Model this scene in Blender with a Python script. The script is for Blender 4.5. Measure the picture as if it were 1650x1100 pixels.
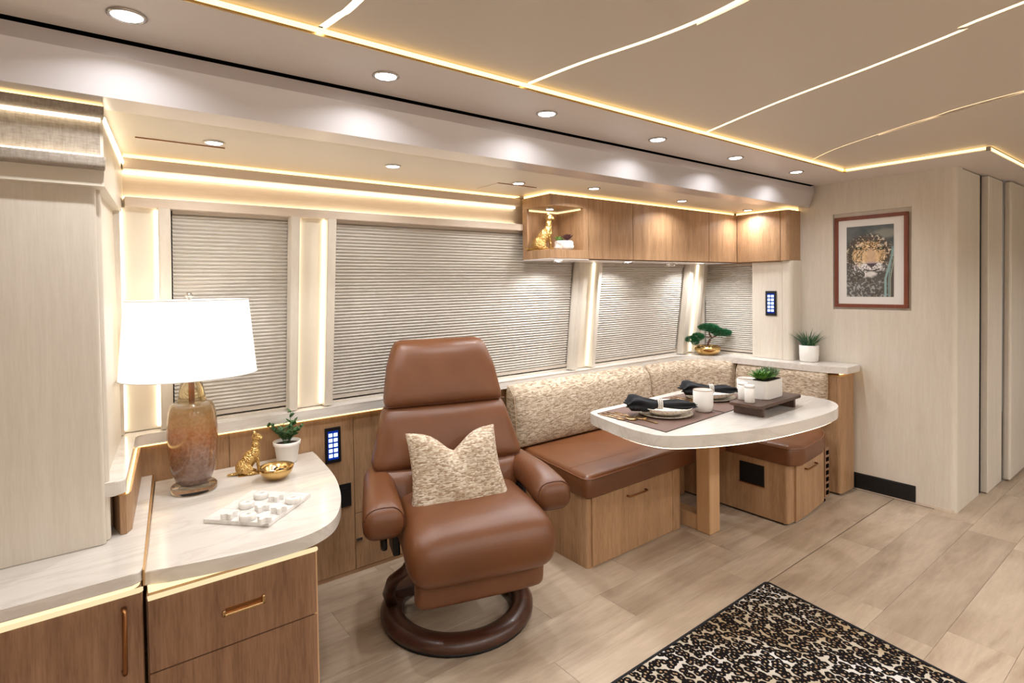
import bpy, bmesh, math, random
from mathutils import Vector, Matrix, noise
random.seed(7)
PI = math.pi
scene = bpy.context.scene
for o in list(bpy.data.objects): bpy.data.objects.remove(o)
COL = scene.collection

# ------------------------------------------------------------------ camera
F, YAW, PITCH, ROLL, CY, HC = 897.46, 0.914101725, 0.0222212, 0.0148413822, 478.896, 1.36
fw = Vector((math.cos(YAW)*math.cos(PITCH), math.sin(YAW)*math.cos(PITCH), -math.sin(PITCH)))
rt = Vector((math.sin(YAW), -math.cos(YAW), 0)); dn = fw.cross(rt)
r2 = rt*math.cos(ROLL)+dn*math.sin(ROLL); d2 = -rt*math.sin(ROLL)+dn*math.cos(ROLL)
cam = bpy.data.cameras.new('camera'); camo = bpy.data.objects.new('camera', cam); COL.objects.link(camo)
camo.matrix_world = Matrix(((r2.x, -d2.x, -fw.x, 0), (r2.y, -d2.y, -fw.y, 0), (r2.z, -d2.z, -fw.z, HC), (0, 0, 0, 1)))
cam.sensor_width = 36; cam.lens = F/1650*36
cam.shift_y = (CY-550)/1650; cam.clip_start = .02
scene.camera = camo
# ------------------------------------------------------------------ world, exposure
w = bpy.data.worlds.new('World'); scene.world = w; w.use_nodes = True
w.node_tree.nodes['Background'].inputs[0].default_value = (1, .95, .9, 1)
w.node_tree.nodes['Background'].inputs[1].default_value = .3
vs = scene.view_settings
vs.view_transform = 'Standard'; vs.look = 'None'; vs.gamma = 1; vs.use_curve_mapping = False
vs.exposure = 0.12
DL_MAIN, DL_SLIDE, DL_UNDER, DL_FILL = 3.1, 2.2, 2.8, 13.0   # watts of the downlights; the last is for added fill lamps
LED = 1.0                                                    # strength factor of the strips

# ------------------------------------------------------------------ materials
def srgb(r, g, b):
    f = lambda c: (c/255/12.92) if c/255 <= .04045 else ((c/255+.055)/1.055)**2.4
    return (f(r), f(g), f(b), 1)
def base(name):
    m = bpy.data.materials.new(name); m.use_nodes = True
    return m, m.node_tree, m.node_tree.nodes['Principled BSDF']
def plain(name, c, rough=.5, metal=0, spec=.5, **k):
    m, t, b = base(name)
    b.inputs['Base Color'].default_value = c; b.inputs['Roughness'].default_value = rough
    b.inputs['Metallic'].default_value = metal; b.inputs['Specular IOR Level'].default_value = spec
    for kk, v in k.items(): b.inputs[kk.replace('_', ' ')].default_value = v
    # fine wear so nothing is perfectly flat
    n = t.nodes.new('ShaderNodeTexNoise'); n.inputs['Scale'].default_value = 60
    bp = t.nodes.new('ShaderNodeBump'); bp.inputs['Strength'].default_value = .03; bp.inputs['Distance'].default_value = .002
    tc = t.nodes.new('ShaderNodeTexCoord'); t.links.new(tc.outputs['Object'], n.inputs['Vector'])
    t.links.new(n.outputs['Fac'], bp.inputs['Height']); t.links.new(bp.outputs['Normal'], b.inputs['Normal'])
    return m
def emit(name, c, s):
    m = bpy.data.materials.new(name); m.use_nodes = True; t = m.node_tree
    t.nodes.clear(); e = t.nodes.new('ShaderNodeEmission'); o = t.nodes.new('ShaderNodeOutputMaterial')
    e.inputs[0].default_value = c; e.inputs[1].default_value = s; t.links.new(e.outputs[0], o.inputs[0]); return m
def coords(t, scale, rnd=0, rot=None):
    tc = t.nodes.new('ShaderNodeTexCoord'); v = tc.outputs['Object']
    if rnd:
        oi = t.nodes.new('ShaderNodeObjectInfo'); mu = t.nodes.new('ShaderNodeMath'); mu.operation = 'MULTIPLY'
        mu.inputs[1].default_value = rnd; t.links.new(oi.outputs['Random'], mu.inputs[0])
        ad = t.nodes.new('ShaderNodeVectorMath'); ad.operation = 'ADD'
        t.links.new(v, ad.inputs[0]); t.links.new(mu.outputs[0], ad.inputs[1]); v = ad.outputs[0]
    mp = t.nodes.new('ShaderNodeMapping'); mp.inputs['Scale'].default_value = scale
    if rot: mp.inputs['Rotation'].default_value = rot
    t.links.new(v, mp.inputs['Vector']); return mp.outputs[0]
def noise_tex(t, vec, scale, detail=4, rough=.55, dist=0):
    n = t.nodes.new('ShaderNodeTexNoise'); n.inputs['Scale'].default_value = scale
    n.inputs['Detail'].default_value = detail; n.inputs['Roughness'].default_value = rough; n.inputs['Distortion'].default_value = dist
    t.links.new(vec, n.inputs['Vector']); return n.outputs['Fac']
def ramp(t, fac, stops, interp='LINEAR'):
    r = t.nodes.new('ShaderNodeValToRGB'); r.color_ramp.interpolation = interp
    el = r.color_ramp.elements
    while len(el) < len(stops): el.new(.5)
    for e, (p, c) in zip(el, stops): e.position = p; e.color = c
    t.links.new(fac, r.inputs[0]); return r.outputs[0]
def mix(t, a, b, fac, mode='MIX'):
    m = t.nodes.new('ShaderNodeMix'); m.data_type = 'RGBA'; m.blend_type = mode
    for s, v in ((m.inputs[6], a), (m.inputs[7], b), (m.inputs[0], fac)):
        if hasattr(v, 'links'): t.links.new(v, s)
        else: s.default_value = v
    return m.outputs[2]
def bump(t, b, h, strength, dist=.002):
    bp = t.nodes.new('ShaderNodeBump'); bp.inputs['Strength'].default_value = strength; bp.inputs['Distance'].default_value = dist
    t.links.new(h, bp.inputs['Height']); t.links.new(bp.outputs['Normal'], b.inputs['Normal'])
def wood(name, dark, mid, light, axis='Z', rough=.45, rnd=0, contrast=1, coat=0):
    m, t, b = base(name)
    s = {'Z': (1, 1, .07), 'X': (.07, 1, 1), 'Y': (1, .07, 1)}[axis]
    v = coords(t, s, rnd)
    a = noise_tex(t, v, 8, 3, .6, 1.3); f = noise_tex(t, v, 70, 4, .7, .1); g = noise_tex(t, v, 240, 2, .5)
    c1 = ramp(t, a, [(.3, dark), (.5, mid), (.72, light)])
    c2 = ramp(t, f, [(.3, dark), (.55, mid), (.75, light)])
    c = mix(t, c1, c2, .5*contrast)
    c3 = ramp(t, g, [(.35, dark), (.6, light)])
    c = mix(t, c, c3, .22*contrast)
    t.links.new(c, b.inputs['Base Color']); b.inputs['Roughness'].default_value = rough
    b.inputs['Coat Weight'].default_value = coat
    bump(t, b, f, .08, .001); return m
M = {}
M['oak'] = wood('oak veneer', srgb(136, 101, 70), srgb(170, 132, 96), srgb(197, 160, 122), 'Z', .42)
M['oak_h'] = wood('oak veneer level grain', srgb(136, 101, 70), srgb(170, 132, 96), srgb(197, 160, 122), 'X', .42)
M['oak_deep_shaded'] = wood('deep oak with painted shade', srgb(104, 72, 50), srgb(138, 101, 74), srgb(166, 128, 98), 'Z', .4)  # deep oak, colours lowered to paint in the weak light on the left cabinets
M['oak_plain'] = wood('pale solid oak', srgb(186, 146, 104), srgb(200, 160, 118), srgb(212, 174, 134), 'Z', .4, contrast=.5)
M['cream'] = wood('cream veneer', srgb(206, 195, 179), srgb(216, 206, 191), srgb(225, 216, 203), 'Z', .32, contrast=.9)
M['cream_h'] = wood('cream veneer level', srgb(205, 186, 166), srgb(218, 201, 182), srgb(228, 213, 196), 'X', .35, contrast=.7)
M['ceil'] = plain('taupe ceiling panel', srgb(206, 194, 179), .45)
M['soffit'] = plain('pearl soffit', srgb(214, 204, 197), .4)
M['slideceil'] = plain('ivory ceiling', srgb(224, 214, 198), .45)
M['beam'] = plain('pearl grey fascia', srgb(206, 200, 200), .28, .35)
M['white'] = plain('white ceramic', srgb(238, 234, 228), .35)
M['whitem'] = plain('matt white', srgb(232, 228, 222), .6)
M['dark'] = plain('dark gap', srgb(20, 16, 14), 1, 0, 0)
M['joint'] = plain('floor joint', srgb(96, 76, 60), 1, 0, 0)
M['black'] = plain('black plastic', srgb(16, 16, 18), .4)
M['gold'] = plain('polished gold', srgb(212, 178, 118), .2, 1)
M['brass'] = plain('brushed brass', srgb(214, 178, 128), .32, 1)
M['bronze'] = plain('bronze pull', srgb(150, 102, 64), .35, 1)
M['chrome'] = plain('satin nickel', srgb(190, 186, 180), .25, 1)
M['soil'] = plain('dark soil', srgb(38, 28, 22), .95)
M['green'] = plain('leaf green', srgb(66, 104, 58), .5)
M['green2'] = plain('fresh leaf green', srgb(92, 140, 58), .5)
M['green3'] = plain('blue green leaf', srgb(44, 92, 66), .55)
M['green4'] = plain('grey green leaf', srgb(120, 138, 104), .55)
M['purple'] = plain('burgundy leaf', srgb(84, 40, 48), .5)
M['pine'] = plain('bonsai green', srgb(26, 98, 56), .7)
M['bark'] = plain('bark', srgb(96, 68, 50), .85)
M['napkin'] = plain('black linen', srgb(19, 19, 23), .9)
M['walnut'] = wood('dark walnut', srgb(56, 38, 30), srgb(84, 60, 48), srgb(108, 80, 64), 'X', .45)
M['ringwood'] = wood('mahogany stained beech', srgb(44, 24, 17), srgb(68, 38, 26), srgb(90, 52, 36), 'X', .34, coat=.12)
M['frame'] = wood('red brown frame wood', srgb(96, 44, 28), srgb(124, 62, 40), srgb(140, 74, 50), 'Z', .4)
M['led'] = emit('warm white strip', (1, .85, .60, 1), 4.6*LED)
M['pearl'] = plain('pearl bead', srgb(220, 214, 204), .25, .4)
M['bulbglass'] = emit('lamp bulb', (1, .9, .75, 1), 6)
M['led_gold'] = emit('amber strip', (1, .66, .25, 1), 3.2*LED)
M['led_soft'] = emit('soft amber strip', (1, .78, .40, 1), 1.5*LED)
M['lip_glow'] = emit('amber light painted on lip', (1, .80, .46, 1), .95*LED)  # strip light falling on the wooden lip, painted as emission
M['led_line'] = emit('ceiling line strip', (1, .84, .58, 1), 9*LED)
M['lens'] = emit('downlight lens', (.96, .95, 1, 1), 16)
M['keys'] = emit('backlit key', (.62, .78, 1, 1), 2.2)
M['keyglow'] = emit('key backlight glow', (.01, .05, .5, 1), .6)
def glass(name, c, rough=.05, alpha_mix=0):
    m, t, b = base(name); b.inputs['Base Color'].default_value = c; b.inputs['Roughness'].default_value = rough
    b.inputs['Transmission Weight'].default_value = 1; b.inputs['IOR'].default_value = 1.45; return m
M['clear'] = glass('clear acrylic', (1, .98, .94, 1), .02)
M['amberglass'] = glass('amber glass', (1, .82, .48, 1), .05)
M['pane'] = glass('window glass', (.9, .95, 1, 1), .02)
def mk_shade():
    m, t, b = base('lit linen shade'); b.inputs['Base Color'].default_value = (.9, .87, .82, 1)
    b.inputs['Roughness'].default_value = .9
    b.inputs['Emission Color'].default_value = (1, .95, .9, 1); b.inputs['Emission Strength'].default_value = .62
    v = coords(t, (1, 1, 1)); n = noise_tex(t, v, 300, 2); bump(t, b, n, .1, .001); return m
M['shade'] = mk_shade()
def mk_ombre():
    m, t, b = base('ombre amber glass')
    tc = t.nodes.new('ShaderNodeTexCoord'); sp = t.nodes.new('ShaderNodeSeparateXYZ'); t.links.new(tc.outputs['Object'], sp.inputs[0])
    n = noise_tex(t, tc.outputs['Object'], 22, 5, .65)
    ad = t.nodes.new('ShaderNodeMath'); ad.operation = 'MULTIPLY_ADD'; ad.inputs[1].default_value = .12
    t.links.new(n, ad.inputs[0]); t.links.new(sp.outputs['Z'], ad.inputs[2])
    mr = t.nodes.new('ShaderNodeMapRange'); mr.inputs['From Min'].default_value = .09; mr.inputs['From Max'].default_value = .40
    t.links.new(ad.outputs[0], mr.inputs[0])
    c = ramp(t, mr.outputs[0], [(0, srgb(122, 98, 90)), (.3, srgb(112, 74, 54)), (.62, srgb(152, 92, 44)), (.85, srgb(206, 158, 96)), (1, srgb(232, 206, 150))])
    n2 = noise_tex(t, tc.outputs['Object'], 90, 4, .7)
    c = mix(t, c, ramp(t, n2, [(.35, srgb(80, 50, 34)), (.75, srgb(235, 215, 190))]), .16)
    t.links.new(c, b.inputs['Base Color']); b.inputs['Roughness'].default_value = .12
    tr = ramp(t, mr.outputs[0], [(.6, (.0, .0, .0, 1)), (1, (.9, .9, .9, 1))])
    t.links.new(tr, b.inputs['Transmission Weight']); b.inputs['Coat Weight'].default_value = .5
    return m
M['ombre'] = mk_ombre()
def mk_marble(name, base_c, vein, sc=(.5, 3, 3), amt=.38):
    m, t, b = base(name); v = coords(t, sc)
    a = noise_tex(t, v, 2.2, 6, .62, 1.2); f = noise_tex(t, v, 9, 6, .7, .8)
    c = ramp(t, a, [(.3, base_c), (.47, base_c), (.53, vein), (.58, base_c), (.8, base_c)])
    c = mix(t, base_c, c, amt); c2 = ramp(t, f, [(.4, base_c), (.75, vein)]); c = mix(t, c, c2, amt*.5)
    t.links.new(c, b.inputs['Base Color']); b.inputs['Roughness'].default_value = .16; return m
M['marble'] = mk_marble('veined quartz', srgb(222, 215, 206), srgb(190, 178, 166), amt=.38)
M['marble_w'] = mk_marble('white marble', srgb(238, 234, 228), srgb(206, 200, 194), (4, 4, 4), .6)
def mk_leather():
    m, t, b = base('cognac leather'); v = coords(t, (1, 1, 1))
    a = noise_tex(t, v, 3, 3, .5); g = t.nodes.new('ShaderNodeTexVoronoi'); g.inputs['Scale'].default_value = 450; t.links.new(v, g.inputs['Vector'])
    c = ramp(t, a, [(.3, srgb(99, 59, 34)), (.7, srgb(118, 72, 41))]); t.links.new(c, b.inputs['Base Color'])
    b.inputs['Roughness'].default_value = .36; b.inputs['Specular IOR Level'].default_value = .5
    cr = noise_tex(t, v, 14, 4, .6)
    h = t.nodes.new('ShaderNodeMath'); h.operation = 'MULTIPLY_ADD'; h.inputs[1].default_value = 3
    t.links.new(cr, h.inputs[0]); t.links.new(g.outputs['Distance'], h.inputs[2])
    bump(t, b, h.outputs[0], .16, .0015); return m
M['leather'] = mk_leather()
def mk_boucle(name, cols, sc, rot=None):
    m, t, b = base(name); v = coords(t, sc, rot=rot)
    dv = noise_tex(t, v, 1.2, 2); 
    ad = t.nodes.new('ShaderNodeVectorMath'); ad.operation = 'MULTIPLY_ADD'
    ad.inputs[1].default_value = (.18, .18, .18); t.links.new(dv, ad.inputs[0]); t.links.new(v, ad.inputs[2])
    g = t.nodes.new('ShaderNodeTexVoronoi'); g.inputs['Scale'].default_value = 1; g.inputs['Randomness'].default_value = .85
    t.links.new(ad.outputs[0], g.inputs['Vector'])
    sp = t.nodes.new('ShaderNodeSeparateColor'); t.links.new(g.outputs['Color'], sp.inputs[0])
    c = ramp(t, sp.outputs[0], cols, 'LINEAR'); n = noise_tex(t, v, 3, 3, .7)
    c = mix(t, c, ramp(t, n, [(.35, srgb(120, 96, 76)), (.65, srgb(236, 222, 202))]), .14)
    t.links.new(c, b.inputs['Base Color']); b.inputs['Roughness'].default_value = .95; b.inputs['Specular IOR Level'].default_value = .15
    inv = t.nodes.new('ShaderNodeMath'); inv.operation = 'MULTIPLY'; inv.inputs[1].default_value = -1; t.links.new(g.outputs['Distance'], inv.inputs[0])
    bump(t, b, inv.outputs[0], .5, .003); return m
BC = [(0, srgb(122, 102, 80)), (.25, srgb(162, 141, 117)), (.5, srgb(182, 163, 139)), (.8, srgb(204, 188, 166)), (1, srgb(142, 124, 102))]
M['boucle'] = mk_boucle('woven beige boucle', BC, (55, 55, 200))
M['pillowfab'] = mk_boucle('striped beige weave', [(0, srgb(146, 118, 92)), (.3, srgb(182, 160, 134)), (.55, srgb(206, 190, 166)), (.8, srgb(226, 214, 196)), (1, srgb(158, 132, 106))], (75, 75, 215))
def mk_fabric():
    m, t, b = base('taupe slub fabric'); v = coords(t, (8, 8, 1)); a = noise_tex(t, v, 30, 5, .7); v2 = coords(t, (1, 1, 6)); a2 = noise_tex(t, v2, 40, 3, .6)
    c = ramp(t, a, [(.3, srgb(126, 114, 102)), (.7, srgb(172, 160, 146))]); c = mix(t, c, ramp(t, a2, [(.3, srgb(150, 136, 124)), (.7, srgb(206, 196, 184))]), .35)
    t.links.new(c, b.inputs['Base Color']); b.inputs['Roughness'].default_value = .9; bump(t, b, a, .2, .001); return m
M['slub'] = mk_fabric()
M['pleat'] = base('pleated shade cloth')[0]; _b = M['pleat'].node_tree.nodes['Principled BSDF']; _b.inputs['Base Color'].default_value = srgb(212, 206, 197); _b.inputs['Roughness'].default_value = .9; _b.inputs['Specular IOR Level'].default_value = .1
M['rail'] = plain('shade rail', srgb(196, 184, 170), .5)
def mk_plank():
    m, t, b = base('washed oak plank'); v = coords(t, (.13, 1, 1), 37)
    a = noise_tex(t, v, 5, 5, .6, 1.4); f = noise_tex(t, v, 60, 4, .7, .2)
    oi = t.nodes.new('ShaderNodeObjectInfo')
    c = ramp(t, a, [(.28, srgb(148, 127, 107)), (.45, srgb(178, 159, 138)), (.6, srgb(196, 178, 157)), (.75, srgb(164, 143, 121))])
    c = mix(t, c, ramp(t, f, [(.3, srgb(150, 124, 102)), (.7, srgb(210, 190, 168))]), .25)
    tint = ramp(t, oi.outputs['Random'], [(0, (.84, .82, .80, 1)), (.3, (1.02, 1.01, .99, 1)), (.6, (.93, .91, .88, 1)), (1, (1.14, 1.14, 1.13, 1))])
    c = mix(t, c, tint, 1.0, 'MULTIPLY'); k = noise_tex(t, coords(t, (.6, 1.2, 1), 91), 2.6, 3, .5, .5)
    c = mix(t, c, ramp(t, k, [(.42, (1, 1, 1, 1)), (.62, (.80, .77, .74, 1))]), .8, 'MULTIPLY')
    t.links.new(c, b.inputs['Base Color']); b.inputs['Roughness'].default_value = .38; bump(t, b, f, .06, .001); return m
M['plank'] = mk_plank()
def mk_leopard():
    m, t, b = base('leopard print pile')
    v = coords(t, (1, .8, 1)); nz = t.nodes.new('ShaderNodeTexNoise'); nz.inputs['Scale'].default_value = 45; t.links.new(v, nz.inputs['Vector'])
    ad = t.nodes.new('ShaderNodeVectorMath'); ad.operation = 'MULTIPLY_ADD'; ad.inputs[1].default_value = (.016, .016, 0)
    t.links.new(nz.outputs['Color'], ad.inputs[0]); t.links.new(v, ad.inputs[2])
    g = t.nodes.new('ShaderNodeTexVoronoi'); g.voronoi_dimensions = '2D'; g.inputs['Scale'].default_value = 45; g.inputs['Randomness'].default_value = .8
    t.links.new(ad.outputs[0], g.inputs['Vector'])
    br = noise_tex(t, v, 70, 2)
    s = t.nodes.new('ShaderNodeMath'); s.operation = 'MULTIPLY_ADD'; s.inputs[1].default_value = .34; t.links.new(br, s.inputs[0]); t.links.new(g.outputs['Distance'], s.inputs[2])
    big = noise_tex(t, v, 3.2, 2)
    bg = ramp(t, big, [(.35, srgb(166, 140, 104)), (.48, srgb(186, 172, 150)), (.62, srgb(214, 208, 202))])
    cen = ramp(t, big, [(.35, srgb(140, 104, 66)), (.6, srgb(176, 150, 122))])
    k1 = ramp(t, s.outputs[0], [(.29, (0, 0, 0, 1)), (.33, (1, 1, 1, 1))]); k2 = ramp(t, s.outputs[0], [(.70, (1, 1, 1, 1)), (.74, (0, 0, 0, 1))])
    c = mix(t, cen, (.008, .006, .006, 1), k1); c = mix(t, bg, c, k2)
    t.links.new(c, b.inputs['Base Color']); b.inputs['Roughness'].default_value = .95; b.inputs['Specular IOR Level'].default_value = .1
    n = noise_tex(t, v, 500, 2); bump(t, b, n, .5, .002); return m
M['leopard'] = mk_leopard()
def mk_stone():
    m, t, b = base('rough white stone'); v = coords(t, (1, 1, 1)); n = noise_tex(t, v, 40, 6, .7); 
    c = ramp(t, n, [(.3, srgb(170, 140, 130)), (.5, srgb(232, 224, 218)), (.8, srgb(245, 240, 236))]); t.links.new(c, b.inputs['Base Color'])
    b.inputs['Roughness'].default_value = .85; bump(t, b, n, 1, .006); return m
M['stone'] = mk_stone()
M['seam'] = plain('dark leather seam', srgb(92, 50, 30), .6)
M['mat'] = plain('brown place mat', srgb(112, 86, 74), .7)
M['matedge'] = plain('dark mat edge', srgb(46, 32, 28), .7)
def mk_platebowl():
    m, t, b = base('glazed stripe plate'); v = coords(t, (1, 6, 1)); n = noise_tex(t, v, 18, 3, .5, 1)
    c = ramp(t, n, [(.42, srgb(240, 234, 224)), (.5, srgb(196, 170, 126)), (.55, srgb(240, 234, 224))]); t.links.new(c, b.inputs['Base Color']); b.inputs['Roughness'].default_value = .2; return m
M['plate'] = mk_platebowl()

# ------------------------------------------------------------------ mesh helpers
def link(name, me, mt=None, parent=None):
    if mt is not None and len(me.materials) == 0: me.materials.append(M[mt] if isinstance(mt, str) else mt)
    o = bpy.data.objects.new(name, me); COL.objects.link(o)
    if parent: o.parent = parent
    return o
def obj(name, bm, mt, parent=None, smooth=False, world=True):
    """world=True: bm is in world coordinates and is moved into the parent's frame"""
    if parent is not None and world:
        p = parent; m = Matrix.Identity(4)
        while p is not None: m = Matrix.LocRotScale(p.location, p.rotation_euler, p.scale) @ m; p = p.parent
        bmesh.ops.transform(bm, matrix=m.inverted(), verts=bm.verts)
    bmesh.ops.recalc_face_normals(bm, faces=bm.faces)
    me = bpy.data.meshes.new(name); bm.to_mesh(me); bm.free()
    if smooth:
        for p in me.polygons: p.use_smooth = True
        if smooth != 'all':
            for p in me.polygons:
                if len(p.vertices) > 4: p.use_smooth = False
            me.set_sharp_from_angle(angle=math.radians(40))
    return link(name, me, mt, parent)
def tag(o, label=None, cat=None, group=None, kind=None):
    if label: o['label'] = label
    if cat: o['category'] = cat
    if group: o['group'] = group
    if kind: o['kind'] = kind
    return o
def thing(name, label, cat, loc=(0, 0, 0), rz=0, group=None):
    o = bpy.data.objects.new(name, None); COL.objects.link(o); o.location = loc; o.rotation_euler = (0, 0, rz)
    o.empty_display_size = .05
    return tag(o, label, cat, group)
def box(x0, x1, y0, y1, z0, z1, bev=0, bm=None, seg=2):
    bm = bm or bmesh.new(); m = Matrix.LocRotScale(Vector(((x0+x1)/2, (y0+y1)/2, (z0+z1)/2)), None, Vector((abs(x1-x0), abs(y1-y0), abs(z1-z0))))
    r = bmesh.ops.create_cube(bm, size=1, matrix=m)
    if bev:
        es = list({e for v in r['verts'] for e in v.link_edges})
        bmesh.ops.bevel(bm, geom=es, offset=bev, segments=seg, affect='EDGES', profile=.5)
    return bm
def prism(pts, z0, z1, bev=0, bm=None, seg=3, axis='Z'):
    """polygon pts extruded; axis Z: pts are (x,y); axis X: pts are (y,z) extruded z0..z1 in x; axis Y: pts (x,z)"""
    bm = bm or bmesh.new()
    def P(a, b, c): return {'Z': (a, b, c), 'X': (c, a, b), 'Y': (a, c, b)}[axis]
    lo = [bm.verts.new(P(a, b, z0)) for a, b in pts]; hi = [bm.verts.new(P(a, b, z1)) for a, b in pts]
    n = len(pts); fs = [bm.faces.new(lo[::-1]), bm.faces.new(hi)]
    for i in range(n): fs.append(bm.faces.new((lo[i], lo[(i+1) % n], hi[(i+1) % n], hi[i])))
    if bev:
        es = set()
        for f in fs[:2]: es.update(f.edges)
        bmesh.ops.bevel(bm, geom=list(es), offset=bev, segments=seg, affect='EDGES', profile=.5)
    return bm
def roundpoly(pts, rad, seg=6):
    out = []; n = len(pts)
    for i, p in enumerate(pts):
        r = rad[i] if isinstance(rad, (list, tuple)) else rad
        p = Vector(p); a = Vector(pts[i-1])-p; b = Vector(pts[(i+1) % n])-p
        if r <= 0: out.append(tuple(p)); continue
        la, lb = a.length, b.length; a.normalize(); b.normalize(); ang = a.angle(b)
        d = min(r/math.tan(ang/2), la*.49, lb*.49); s, e = p+a*d, p+b*d
        for k in range(seg+1):
            t = k/seg; out.append(tuple(s*(1-t)**2+p*2*t*(1-t)+e*t*t))
    return out
def smoothpoly(pts, per=5):
    """closed Catmull-Rom"""
    out = []; n = len(pts); V = [Vector(p) for p in pts]
    for i in range(n):
        p0, p1, p2, p3 = V[i-1], V[i], V[(i+1) % n], V[(i+2) % n]
        for k in range(per):
            t = k/per; out.append(tuple(.5*((2*p1)+(-p0+p2)*t+(2*p0-5*p1+4*p2-p3)*t*t+(-p0+3*p1-3*p2+p3)*t**3)))
    return out
def lathe(prof, seg=32, bm=None, loc=(0, 0, 0), sx=1, sy=1):
    bm = bm or bmesh.new(); rings = []
    for r, z in prof:
        if r < 1e-5: rings.append([bm.verts.new((loc[0], loc[1], loc[2]+z))])
        else: rings.append([bm.verts.new((loc[0]+sx*r*math.cos(2*PI*k/seg), loc[1]+sy*r*math.sin(2*PI*k/seg), loc[2]+z)) for k in range(seg)])
    for a, b in zip(rings, rings[1:]):
        if len(a) == 1 and len(b) == 1: continue
        for k in range(seg):
            k2 = (k+1) % seg
            if len(a) == 1: bm.faces.new((a[0], b[k], b[k2]))
            elif len(b) == 1: bm.faces.new((a[k], b[0], a[k2]))
            else: bm.faces.new((a[k], b[k], b[k2], a[k2]))
    return bm
def tube(path, rad, seg=8, bm=None, closed=False, flat=1):
    bm = bm or bmesh.new(); P = [Vector(p) for p in path]; n = len(P); rings = []
    up = Vector((0, 0, 1))
    for i, p in enumerate(P):
        if closed: t = P[(i+1) % n]-P[i-1]
        else: t = P[min(i+1, n-1)]-P[max(i-1, 0)]
        t.normalize(); u = up if abs(t.z) < .95 else Vector((1, 0, 0))
        s = t.cross(u).normalized(); u2 = s.cross(t).normalized()
        r = rad[i] if isinstance(rad, (list, tuple)) else rad
        rings.append([bm.verts.new(p+s*r*math.cos(2*PI*k/seg)+u2*r*flat*math.sin(2*PI*k/seg)) for k in range(seg)])
    m = n if closed else n-1
    for i in range(m):
        a, b = rings[i], rings[(i+1) % n]
        for k in range(seg): bm.faces.new((a[k], a[(k+1) % seg], b[(k+1) % seg], b[k]))
    if not closed: bm.faces.new(rings[0][::-1]); bm.faces.new(rings[-1])
    return bm
def softbox(c, h, r, n=12, fn=None, bm=None):
    bm = bm or bmesh.new(); hx, hy, hz = h; inner = Vector((max(hx-r, 0), max(hy-r, 0), max(hz-r, 0))); c = Vector(c); vd = {}
    us = [math.sin(PI/2*(2*i/n-1)) for i in range(n+1)]
    def vert(p):
        key = tuple(round(q, 6) for q in p)
        if key in vd: return vd[key]
        q = Vector((p[0]*hx, p[1]*hy, p[2]*hz)); k = Vector([max(-inner[i], min(inner[i], q[i])) for i in range(3)]); d = q-k
        if d.length > 1e-9: q = k+d.normalized()*min(r, max(d.length, r))
        if fn: q = Vector(fn(q.x, q.y, q.z))
        vd[key] = bm.verts.new(c+q); return vd[key]
    for ax in range(3):
        for s in (-1, 1):
            for i in range(n):
                for j in range(n):
                    q = []
                    for a, b in ((us[i], us[j]), (us[i+1], us[j]), (us[i+1], us[j+1]), (us[i], us[j+1])):
                        p = [0, 0, 0]; p[ax] = s; p[(ax+1) % 3] = a; p[(ax+2) % 3] = b; q.append(vert(p))
                    if len(set(q)) == 4:
                        try: bm.faces.new(q if s > 0 else q[::-1])
                        except ValueError: pass
    return bm
def blob(name, parts, mt, parent, vox=.003):
    """union of ellipsoids (centre, radii, rotation euler) -> voxel remesh"""
    bm = bmesh.new()
    for p in parts:
        c, r = p[0], p[1]; e = p[2] if len(p) > 2 else (0, 0, 0)
        from mathutils import Euler
        bmesh.ops.create_icosphere(bm, subdivisions=3, radius=1, matrix=Matrix.LocRotScale(Vector(c), Euler(e), Vector(r)))
    o = obj(name, bm, mt, parent, smooth='all', world=False)
    md = o.modifiers.new('remesh', 'REMESH'); md.mode = 'VOXEL'; md.voxel_size = vox; md.use_smooth_shade = True
    s = o.modifiers.new('smooth', 'SMOOTH'); s.factor = .6; s.iterations = 3
    return o
def struct(name, bm, mt, smooth=False): return tag(obj(name, bm, mt, smooth=smooth), kind='structure')

# ================================================================== SETTING
ZS, ZC, ZSL = 2.0, 2.022, 1.86            # soffit, ceiling panel, slide-out ceiling heights
def W(z): return 2.58-(z-.82)*.118         # window wall leans inwards towards the top
XR = 3.96
# ---- floor with separate planks
floor = struct('floor', box(-1.6, 7.4, -1.1, 2.75, -.06, -.0035), 'joint')
def lay_planks():
    meshes = {}
    for L in (.55, .8, 1.05, 1.3):
        bm = box(0, L-.0008, 0, .2026, -.0038, 0, .0007, seg=1)
        bmesh.ops.recalc_face_normals(bm, faces=bm.faces); me = bpy.data.meshes.new('plank'); bm.to_mesh(me); bm.free(); me.materials.append(M['plank']); meshes[L] = me
    rows = [1.277-.2035*(k+1) for k in range(12)]+[1.2815+.2035*k for k in range(7)]
    for y in rows:
        x = -1.55+random.uniform(-.9, 0); xe = 3.95 if y > .96 else 7.3
        while x < xe-.1:
            L = random.choice((.8, 1.05, 1.3, 1.3, .55))
            o = bpy.data.objects.new('plank', meshes[L]); COL.objects.link(o); o.parent = floor
            o.location = (x, y, 0)
            if x+L > xe: o.scale.x = (xe-x)/L
            if x < -1.59: o.location.x = -1.59; o.scale.x = (x+L+1.59)/L
            x += L
lay_planks()
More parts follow.
